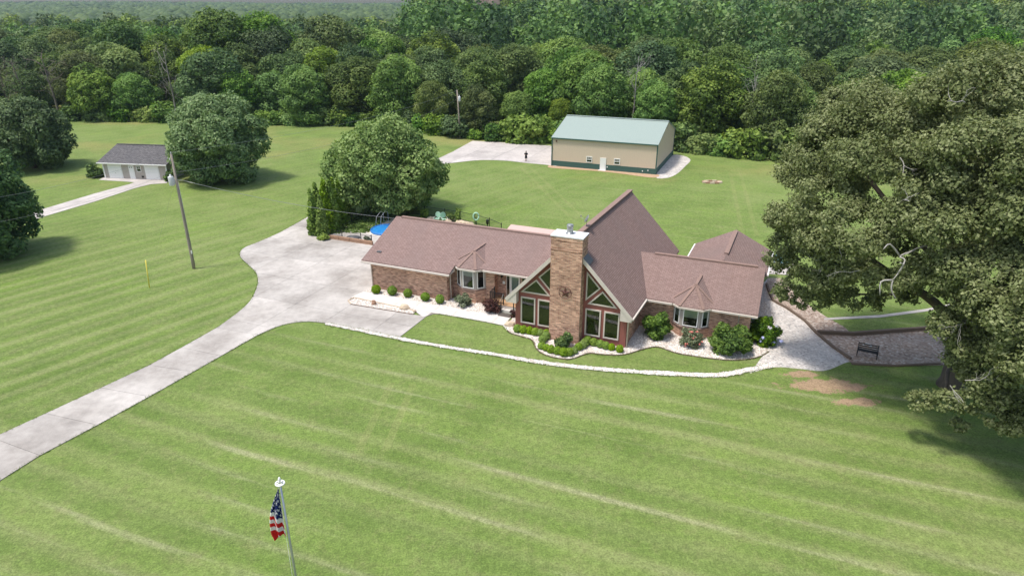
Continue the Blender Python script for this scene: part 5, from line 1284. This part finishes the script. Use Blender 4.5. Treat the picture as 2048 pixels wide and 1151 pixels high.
def fence(label, pts, h, rails=(0.15, 0.95)):
    t = thing('metal_fence', label, 'fence', pts[0])
    pm = None
    for p in pts:
        MB().box(p.x - pts[0].x - .04, p.x - pts[0].x + .04, p.y - pts[0].y - .04, p.y - pts[0].y + .04, 0, h + .08).build('post', M['black'], t)
    mb = MB()
    for a, b in zip(pts[:-1], pts[1:]):
        a_, b_ = a - pts[0], b - pts[0]
        for r_ in rails: MB().bar(a_ + Vector((0, 0, h * r_)), b_ + Vector((0, 0, h * r_)), .035, .04).build('rail', M['black'], t)
        n = int((b - a).length / .16)
        for i in range(1, n):
            p = a_.lerp(b_, i / n); mb.bar(p + Vector((0, 0, .06)), p + Vector((0, 0, h * .97)), .014, .014, (0, 1, 0))
    o = mb.build('pickets', M['black'], t); o['kind'] = 'stuff'
    return t
fence('black metal picket fence across the back of the pool garden', [G(*q) for q in ((704, 448), (745, 438), (778, 431), (814, 429.5), (850, 430.5), (890, 437), (921, 441.5), (950, 448), (979, 456), (1003, 467))], 1.15)
fence('black metal picket fence above the retaining wall by the drive', [G(*q) for q in ((656, 474), (685, 480), (723, 486), (744, 489))], 1.0)
for i, q in enumerate(((875, 443), (888, 444))):
    c_ = thing('lawn_chair', 'mint green shell backed metal chair inside the pool fence', 'chair', G(*q), (-.4, .5)[i], 'mint lawn chairs')
    n = 10; arc = [Vector((.36 * math.sin(a), .22, .78 + .36 * math.cos(a))) for a in [2 * math.pi * i / n for i in range(n)]]
    MB().prism(arc, (0, -.04, 0)).build('backrest', M['mint'], c_)
    MB().prism([(-.3, -.3, .42), (.3, -.3, .42), (.28, .22, .38), (-.28, .22, .38)], (0, 0, .04)).build('seat', M['mint'], c_)
    for s_ in (-1, 1):
        MB().tube([(s_ * .32, .25, .05), (s_ * .32, -.4, .05), (s_ * .32, -.36, .55), (s_ * .32, .22, .6)], .02, 6).build('side_frame', M['white'], c_)
    MB().bar((-.32, .25, .05), (.32, .25, .05), .03, .03).build('crossbar', M['white'], c_)
hr = thing('hose_stand', 'pale green garden hose coiled on a post by the fence', 'hose stand', G(952.5, 452))
MB().box(-.05, .05, -.05, .05, 0, 1.1).build('post', M['black'], hr)
MB().tube([Vector((.3 * math.cos(a), -.08 + .02 * math.sin(3 * a), 1.15 + .42 * math.sin(a))) for a in [2 * math.pi * i / 24 for i in range(25)]], .085, 8).build('hose_coil', M['mint'], hr)
pl = thing('post_lamp', 'short black garden lamp post beside the metal fence', 'lamp', G(975, 458))
MB().tube([(0, 0, 0), (0, 0, .6)], .06, 8).build('post', M['black'], pl)
MB().lathe([(.08, 0), (.16, .06), (.16, .38), (.22, .42), (.03, .58)], 10, (0, 0, .58)).build('lamp_head', M['black'], pl)
def boulder(name, label, loc, r_, seed, mat, flat=.7, group=None):
    bm = bmesh.new(); bmesh.ops.create_icosphere(bm, subdivisions=2, radius=1); rr = Vector((seed * 3.7, seed, 0))
    for v in bm.verts: v.co = Vector((v.co.x * r_[0], v.co.y * r_[1], v.co.z * r_[2])) * (1 + .35 * noise.noise(v.co * 1.4 + rr) + .15 * noise.noise(v.co * 4 + rr))
    for v in bm.verts: v.co.z = max(v.co.z, -r_[2] * .6) + r_[2] * .5
    me = bpy.data.meshes.new(name); bmesh.ops.scale(bm, vec=(S, S, S), verts=bm.verts); bm.to_mesh(me); bm.free()
    return tag(link(name, me, mat, None, loc), label, 'rock', group)
boulder('boulder', 'tan stone lying in the narrow island bed', G(809, 617, .06), (.42, .28, .26), 1, M['stone'])
boulder('boulder', 'small reddish brown stone in the narrow island bed', G(748, 608, .06), (.2, .18, .28), 2, M['brown_stone'])
boulder('boulder', 'smallest pale stone at the tip of the island bed', G(829, 623, .06), (.15, .13, .12), 3, M['stone'])
boulder('boulder', 'tan stone in the gravel beside the gable corner', G(1020, 650, .04), (.4, .26, .22), 4, M['stone'])
for i, q in enumerate(((902, 441), (930, 449), (940, 451), (862, 440), (895, 444), (920, 446.5))):
    boulder('boulder', 'pale garden rock along the pool fence', G(*q), (.5, .35, .28), 10 + i, M['stone'], group='rocks along the pool fence')
bk = thing('storage_bag', 'dark grey covered heap on the stone by the pool', 'cover', G(708, 477, .0))
boulder_me = None
o = boulder('cover_sheet', None, (0, 0, 0), (.75, .4, .28), 31, M['lead']); o.parent = bk
for k in ('label', 'category'):
    if k in o: del o[k]
# ring of stones on the back lawn
fpit = thing('stone_ring', 'little ring of reddish stones on the back lawn', 'fire pit', G(1424, 365))
rr_ = random.Random(9)
for i in range(11):
    a = i * 6.28 / 11
    MB().prism([(1.1 * math.cos(a) - .32, .6 * math.sin(a) - .2, .2), (1.1 * math.cos(a) + .3, .6 * math.sin(a) - .22, .22), (1.1 * math.cos(a) + .28, .6 * math.sin(a) + .2, .2), (1.1 * math.cos(a) - .3, .6 * math.sin(a) + .18, .18)], (0, 0, .3)).build('stone', M['brown_stone'] if i % 2 else M['stone'], fpit)
# bench in the mulch bed
bn = thing('park_bench', 'black slatted bench standing in the mulch bed', 'bench', G(1733, 712), R(-28))
for s_ in (-1, 1):
    MB().tube([(s_ * .62, -.28, 0), (s_ * .62, -.26, .42), (s_ * .62, .18, .40), (s_ * .62, .22, 0)], .028, 6).tube([(s_ * .62, .17, .4), (s_ * .62, .32, .85)], .028, 6).tube([(s_ * .62, -.26, .42), (s_ * .62, -.28, .62), (s_ * .62, .24, .64)], .025, 6).build('side_frame', M['black'], bn)
for k in range(4): MB().box(-.66, .66, -.26 + k * .12, -.17 + k * .12, .42, .445).build('seat_slat', M['black'], bn)
for k in range(3): MB().bar((-.66, .19 + k * .05, .52 + k * .13), (.66, .19 + k * .05, .52 + k * .13), .02, .09, (0, .3, 1)).build('back_slat', M['black'], bn)
wr = tag(MB().tube([Vector((.3 * math.cos(a), .22 * math.sin(a), .02)) for a in [2 * math.pi * i / 20 for i in range(21)]], .035, 6).build('hoop', M['white'], loc=None), 'white hoop lying on the stones behind the bench', 'hoop'); wr.location = G(1735, 690, .04) * S
for i, q in enumerate(((1557, 525), (1568, 531))):
    c_ = thing('patio_chair', ('teal plastic chair at the edge of the patio beside the rear addition', 'teal plastic chair out on the patio under the oak')[i], 'chair', G(*q, .05), (-.6, .3)[i])
    MB().prism([(-.3, -.3, .42), (.3, -.3, .42), (.26, .28, .36), (-.26, .28, .36)], (0, 0, .05)).build('seat', M['teal'], c_)
    for k in range(5): MB().bar((-.24 + k * .12, .28, .38), (-.28 + k * .14, .48, 1.05), .1, .03, (0, 1, 0)).build('back_slat', M['teal'], c_)
    for sx_ in (-1, 1):
        MB().bar((sx_ * .34, -.35, .62), (sx_ * .34, .35, .62), .12, .03).build('armrest', M['teal'], c_)
        for sy_ in (-.3, .28): MB().bar((sx_ * .32, sy_, 0), (sx_ * .32, sy_, .62), .07, .05, (0, 1, 0)).build('leg', M['teal'], c_)

# ================================================================== FLAGPOLE
FY = 17.4
tp_ = GD(558, 968, FY); FPX = GD(576, 1060, FY).x
fl = thing('flagpole', 'grey metal flagpole with a white pierced disc on top', 'flagpole', (FPX, FY, 0))
TZ = tp_.z
MB().tube([(0, 0, 0), (0, 0, TZ * .5), (0, 0, TZ)], [.055, .045, .035], 10).build('pole', M['pole_metal'], fl)
dk = MB(); n = 36; ri, ro_, rh = .07, .15, .11
dk.lathe([(.055, -.02), (.07, -.02), (.07, .02), (.055, .02)], n, (0, 0, TZ + .05)); dk.lathe([(.125, -.02), (.16, -.02), (.16, .02), (.125, .02)], n, (0, 0, TZ + .05))
dk.f = [f for f in dk.f if len(f) == 4]; dk.m = dk.m[:len(dk.f)]; dk.sm = [True] * len(dk.f)
k_ = len(dk.v)
for i in range(6):
    a0, a1 = i * math.pi / 3, i * math.pi / 3 + .55
    dk.prism([Vector((r_ * math.cos(a), r_ * math.sin(a), TZ + .069)) for r_, a in ((.06, a0), (.14, a0 + .05), (.14, a1 - .05), (.06, a1))], (0, 0, .036))
# closing strips of the two rings (inner walls)
dk.build('light_disc', M['white'], fl)
MB().lathe([(.02, 0), (.025, .06), (.045, .09), (.05, .14), (.035, .2), (.01, .24)], 10, (0, 0, TZ + .06)).build('finial', M['white'], fl)
MB().tube([(-.06, -.05, TZ - .02), (-.09, -.06, 4), (-.08, -.05, 1.2)], .006, 5).build('halyard', M['white'], fl)
def flag_mat():
    t = NT('stars_and_stripes'); at = t.n('ShaderNodeUVMap'); at.uv_map = 'flag'; sx = t.n('ShaderNodeSeparateXYZ'); t.l(at.outputs[0], sx.inputs[0]); u, v = sx.outputs[0], sx.outputs[1]
    st = t.math('LESS_THAN', t.math('MODULO', t.math('FLOOR', t.math('MULTIPLY', t.math('SUBTRACT', 1.0, v), 13.0)), 2.0), .5)
    c = t.mix(st, (.85, .84, .82), (.70, .035, .035))
    can = t.math('MULTIPLY', t.math('LESS_THAN', u, .4), t.math('GREATER_THAN', v, 6 / 13))
    gx = t.math('MULTIPLY', u, 12 / .4); gy = t.math('MULTIPLY', t.math('SUBTRACT', v, 6 / 13), 10 * 13 / 7)
    i = t.math('ROUND', gx); j = t.math('ROUND', gy)
    ev = t.math('LESS_THAN', t.math('MODULO', t.math('ADD', t.math('ADD', i, j), 40.0), 2.0), .5)
    dx = t.math('SUBTRACT', gx, i); dy = t.math('SUBTRACT', gy, j)
    ds = t.math('SQRT', t.math('ADD', t.math('MULTIPLY', dx, dx), t.math('MULTIPLY', dy, dy)))
    an = t.math('ARCTAN2', dx, dy); rr = t.math('ADD', .36, t.math('MULTIPLY', t.math('COSINE', t.math('MULTIPLY', an, 5.0)), .17))
    s_ = t.math('MULTIPLY', t.math('LESS_THAN', ds, rr), ev)
    cc = t.mix(s_, (.02, .035, .16), (.80, .80, .80)); c = t.mix(can, c, cc)
    b = t.n('ShaderNodeBsdfPrincipled'); t.l(c, b.inputs['Base Color']); b.inputs['Roughness'].default_value = .8; b.inputs['Specular IOR Level'].default_value = .15
    tr = t.n('ShaderNodeBsdfTranslucent'); t.l(c, tr.inputs[0]); mx = t.n('ShaderNodeMixShader'); mx.inputs[0].default_value = .45
    t.l(b.outputs[0], mx.inputs[1]); t.l(tr.outputs[0], mx.inputs[2]); t.l(mx.outputs[0], t.out.inputs[0]); return t.mat
# limp flag: hangs from the halyard in deep folds; (p, q) run across and down the hanging cloth
zt, zb_ = TZ - .12, GD(576, 1064, FY).z
NPp, NQ = 44, 50; verts, uvs, fcs = [], [], []
for b in range(NQ + 1):
    q = b / NQ
    wl = .02 + .46 * math.sin(min(1, q * 1.05) * math.pi * .62) ** 1.1       # how far the cloth stands off the pole
    for a in range(NPp + 1):
        p = a / NPp
        low = .22 * max(0, (.55 - p)) * q ** 3
        x = -.05 - wl * (1 - p) + .02 * math.sin(p * 9 + q * 4) * q; y = -.06 - .10 * q * math.sin(p * 12.5 + 1.2 * q) - .10 * math.sin(p * math.pi) * q
        z = zt + (zb_ - zt) * q - low * 1.6 - .05 * math.sin(p * 9) * q
        if q > .9: x += .06 * (q - .9) * 10 * (1 - p)
        verts.append((x, y, z)); uvs.append((min(.99, .05 + .19 * (1 - p) + .40 * max(0, q - .30) * (1 - p) + .12 * p * q), max(.002, min(.998, 1 - q * 1.12 + .36 * p * q - .05 * math.sin(p * 8) * q))))
for b in range(NQ):
    for a in range(NPp):
        i = b * (NPp + 1) + a; fcs.append((i, i + 1, i + NPp + 2, i + NPp + 1))
me = bpy.data.meshes.new('flag'); me.from_pydata([(x * S, y * S, z * S) for x, y, z in verts], [], fcs); ul = me.uv_layers.new(name='flag')
for lp_ in me.loops: ul.data[lp_.index].uv = uvs[lp_.vertex_index]
me.polygons.foreach_set('use_smooth', [True] * len(me.polygons))
fo = tag(link('flag', me, flag_mat()), 'limp stars and stripes flag hanging on the flagpole', 'flag'); fo.location = Vector((FPX, FY, 0)) * S
sm_ = fo.modifiers.new('cloth', 'SOLIDIFY'); sm_.thickness = .004

# ================================================================== PERSON on the barn pad
def person(loc, rot):
    t = thing('person', 'person in dark shirt and shorts standing on the barn pad holding a controller', 'person', loc, rot)
    J = {'hip': (0, 0, .86), 'waist': (0, 0, 1.0), 'chest': (0, .01, 1.22), 'neck': (0, 0, 1.38), 'head0': (0, -.02, 1.45), 'head1': (0, -.03, 1.56),
         'lh': (.09, 0, .82), 'lk': (.10, -.02, .45), 'la': (.10, .02, .07), 'lt': (.11, -.13, .03), 'rh': (-.09, 0, .82), 'rk': (-.10, -.02, .45), 'ra': (-.10, .02, .07), 'rt': (-.11, -.13, .03),
         'ls': (.17, 0, 1.30), 'le': (.22, -.02, 1.04), 'lw': (.10, -.24, 1.06), 'lf': (.06, -.30, 1.08), 'rs': (-.17, 0, 1.30), 're': (-.22, -.02, 1.04), 'rw': (-.10, -.24, 1.06), 'rf': (-.06, -.30, 1.08)}
    rad = dict(hip=.135, waist=.13, chest=.15, neck=.055, head0=.075, head1=.085, lh=.085, lk=.058, la=.038, lt=.035, ls=.062, le=.045, lw=.03, lf=.03)
    for k in list(rad):
        if k[0] == 'l': rad['r' + k[1:]] = rad[k]
    E_ = [('hip', 'waist'), ('waist', 'chest'), ('chest', 'neck'), ('neck', 'head0'), ('head0', 'head1')] + [e for s_ in 'lr' for e in (('hip', s_ + 'h'), (s_ + 'h', s_ + 'k'), (s_ + 'k', s_ + 'a'), (s_ + 'a', s_ + 't'), ('chest', s_ + 's'), (s_ + 's', s_ + 'e'), (s_ + 'e', s_ + 'w'), (s_ + 'w', s_ + 'f'))]
    ks = list(J); me = bpy.data.meshes.new('body'); me.from_pydata([Vector(J[k]) * S for k in ks], [(ks.index(a), ks.index(b)) for a, b in E_], [])
    o = link('body', me, M['skin'], t); sk = o.modifiers.new('skin', 'SKIN')
    for i, k in enumerate(ks): me.skin_vertices[0].data[i].radius = (rad[k] * S, rad[k] * S * (.75 if k in ('hip', 'waist', 'chest') else 1)); me.skin_vertices[0].data[i].use_root = (k == 'hip')
    o.modifiers.new('smooth', 'SUBSURF').levels = 1; o.modifiers['smooth'].render_levels = 2
    sh_ = MB()
    sh_.tube([(0, 0, .84), (0, 0, 1.0), (0, .01, 1.2), (0, 0, 1.32), (0, 0, 1.40)], [.155, .15, .17, .14, .075], 14)
    for s_ in (-1, 1): sh_.tube([(s_ * .12, 0, 1.33), (s_ * .2, 0, 1.24), (s_ * .225, -.01, 1.08)], [.08, .078, .07], 10)
    sh_.build('shirt', M['dark_cloth'], t)
    so = MB().tube([(0, 0, .98), (0, 0, .88), (0, 0, .8)], [.152, .158, .15], 14)
    for s_ in (-1, 1): so.tube([(s_ * .08, 0, .86), (s_ * .1, -.01, .62), (s_ * .105, -.02, .47)], [.1, .098, .095], 10)
    so.build('shorts', M['dark_cloth'], t)
    for s_ in (-1, 1): MB().tube([(s_ * .1, .06, .05), (s_ * .105, -.05, .06), (s_ * .11, -.17, .04)], [.05, .052, .035], 8).build('shoe', M['dark_cloth'], t)
    hr_ = MB().lathe([(.098, -.03), (.102, .03), (.085, .08), (.04, .105)], 12, (0, -.01, 1.55)).build('hair', M['hair'], t)
    return t
pp = G(1052, 322.5, .04); pe = person(pp, R(4))
ctl = tag(MB().box(-.09, .09, -.05, .05, -.02, .02).box(-.06, .06, -.04, .01, .021, .03).build('remote_controller', M['dark_cloth']), 'small dark remote controller held in both hands', 'controller'); ctl.location = (pp + Vector((.02, -.33, 1.09))) * S

# ================================================================== LOOSE STONES
def stones(name, poly, n, size, seed, z, label, spill=0.0):
    rs = np.random.RandomState(seed); P_ = np.array([(p.x, p.y) for p in poly]); lo, hi = P_.min(0) - spill, P_.max(0) + spill
    got = []
    while len(got) < n:
        q = lo + (hi - lo) * rs.rand(n * 2, 2); ins = np.zeros(len(q), bool)
        for i in range(len(P_)):
            a, b = P_[i], P_[(i + 1) % len(P_)]
            cond = ((a[1] > q[:, 1]) != (b[1] > q[:, 1]))
            with np.errstate(divide='ignore', invalid='ignore'):
                xi = (b[0] - a[0]) * (q[:, 1] - a[1]) / (b[1] - a[1]) + a[0]
            ins ^= cond & (q[:, 0] < xi)
        got += list(q[ins] + rs.normal(size=(ins.sum(), 2)) * spill)
    q = np.array(got[:n]); n = len(q)
    base = np.array([(1, 0, 0), (0, 1, 0), (-1, 0, 0), (0, -1, 0), (0, 0, 1.0)], float)
    tri = [(0, 1, 4), (1, 2, 4), (2, 3, 4), (3, 0, 4)]
    an = rs.rand(n) * 6.28; sz = size * (.5 + rs.rand(n)); B = base[None] * sz[:, None, None] * (1 + .5 * (rs.rand(n, 5, 1) - .5))
    X = B[..., 0] * np.cos(an)[:, None] - B[..., 1] * np.sin(an)[:, None] * .7 + q[:, 0][:, None]; Y_ = B[..., 0] * np.sin(an)[:, None] + B[..., 1] * np.cos(an)[:, None] * .7 + q[:, 1][:, None]; Z_ = B[..., 2] * .6 + z
    V = np.stack([X, Y_, Z_], -1); Q_ = V[:, tri].reshape(-1, 3, 3); tint = np.repeat(rs.rand(n), 4)
    return tag(link(name, quads_mesh(name, Q_, tint), M['pebble']), label, 'stones', kind='stuff')
stones('loose_stones', bed_poly, 7000, .065, 1, .03, 'loose pale stones covering the front bed')
stones('loose_stones', bedl, 3000, .065, 2, .034, 'loose pale stones along the left brick wall')
stones('loose_stones', px(plan_px), 900, .065, 3, .055, 'loose pale stones filling the island bed')
stones('loose_stones', PATH_POLY, 5000, .045, 4, .045, 'white stones strewn along the gravel path', .04)

# ================================================================== GRASS TUFTS
def grass_mat():
    t = NT('grass_blades'); at = t.n('ShaderNodeAttribute'); at.attribute_name = 'tint'
    c = t.ramp(at.outputs['Fac'], [(0, (.085, .145, .028)), (.45, (.145, .225, .042)), (.75, (.215, .275, .075)), (1, (.36, .33, .19))])
    b = t.n('ShaderNodeBsdfDiffuse'); t.l(c, b.inputs[0]); tr = t.n('ShaderNodeBsdfTranslucent'); t.l(c, tr.inputs[0]); mx = t.n('ShaderNodeMixShader'); mx.inputs[0].default_value = .35
    t.l(b.outputs[0], mx.inputs[1]); t.l(tr.outputs[0], mx.inputs[2]); t.l(mx.outputs[0], t.out.inputs[0]); return t.mat
M['blades'] = grass_mat()
def tufts(name, pts, h, wd, seed, label):
    rs = np.random.RandomState(seed); n = len(pts); k = 3
    P_ = np.repeat(np.column_stack([pts, np.zeros(n)]), k, 0); m = len(P_)
    P_[:, :2] += rs.normal(size=(m, 2)) * .03
    an = rs.rand(m) * 6.283; d = np.column_stack([np.cos(an), np.sin(an), np.zeros(m)]); hh = h * (.5 + rs.rand(m)); ww = wd * (.6 + .8 * rs.rand(m))
    up = np.column_stack([rs.normal(size=m) * .6, rs.normal(size=m) * .6, np.ones(m)]) * hh[:, None]
    V = np.stack([P_ - d * ww[:, None], P_ + d * ww[:, None], P_ + up], 1)
    tn = np.clip(.42 + .26 * rs.normal(size=m), 0, 1)
    return tag(link(name, quads_mesh(name, V, tn), M['blades']), label, 'grass', kind='stuff')
def inside(q, poly):
    P_ = np.array([(p.x, p.y) for p in poly]); ins = np.zeros(len(q), bool)
    for i in range(len(P_)):
        a, b = P_[i], P_[(i + 1) % len(P_)]; cond = ((a[1] > q[:, 1]) != (b[1] > q[:, 1]))
        with np.errstate(divide='ignore', invalid='ignore'): xi = (b[0] - a[0]) * (q[:, 1] - a[1]) / (b[1] - a[1]) + a[0]
        ins ^= cond & (q[:, 0] < xi)
    return ins
def along(poly, per, sp, seed):
    rs = np.random.RandomState(seed); out = []
    for a, b in zip(poly[:-1], poly[1:]):
        n = max(1, int((b - a).length * per)); t_ = rs.rand(n, 1); out.append(np.array([a.x, a.y]) * (1 - t_) + np.array([b.x, b.y]) * t_ + rs.normal(size=(n, 2)) * sp)
    return np.concatenate(out)
ed = np.concatenate([along(lp, 26, .06, 1), along(rp, 26, .06, 2), along(px(LE), 16, .05, 3), along(px(RE), 16, .05, 4), along(curve, 14, .05, 5), along(right_px, 14, .05, 6), along(bed_front, 20, .05, 7), along(px(lo_px[:5]), 16, .04, 8)])
tufts('edge_grass', ed, .09, .022, 21, 'ragged grass along the edges of path, drive and beds')
# ================================================================== HAZE
hzb = MB().box(-2600, 2600, -55, 2300, -1.5, 110).build('haze', plain('tmp_air', (1, 1, 1)))
t = NT('air'); vol = t.n('ShaderNodeVolumePrincipled'); vol.inputs['Color'].default_value = (.66, .83, 1.0, 1); vol.inputs['Density'].default_value = .0001; vol.inputs['Anisotropy'].default_value = .25
t.l(vol.outputs[0], t.out.inputs[1]); hzb.data.materials.clear(); hzb.data.materials.append(t.mat); hzb['kind'] = 'stuff'; hzb['label'] = 'thin summer haze over the valley'; hzb['category'] = 'haze'
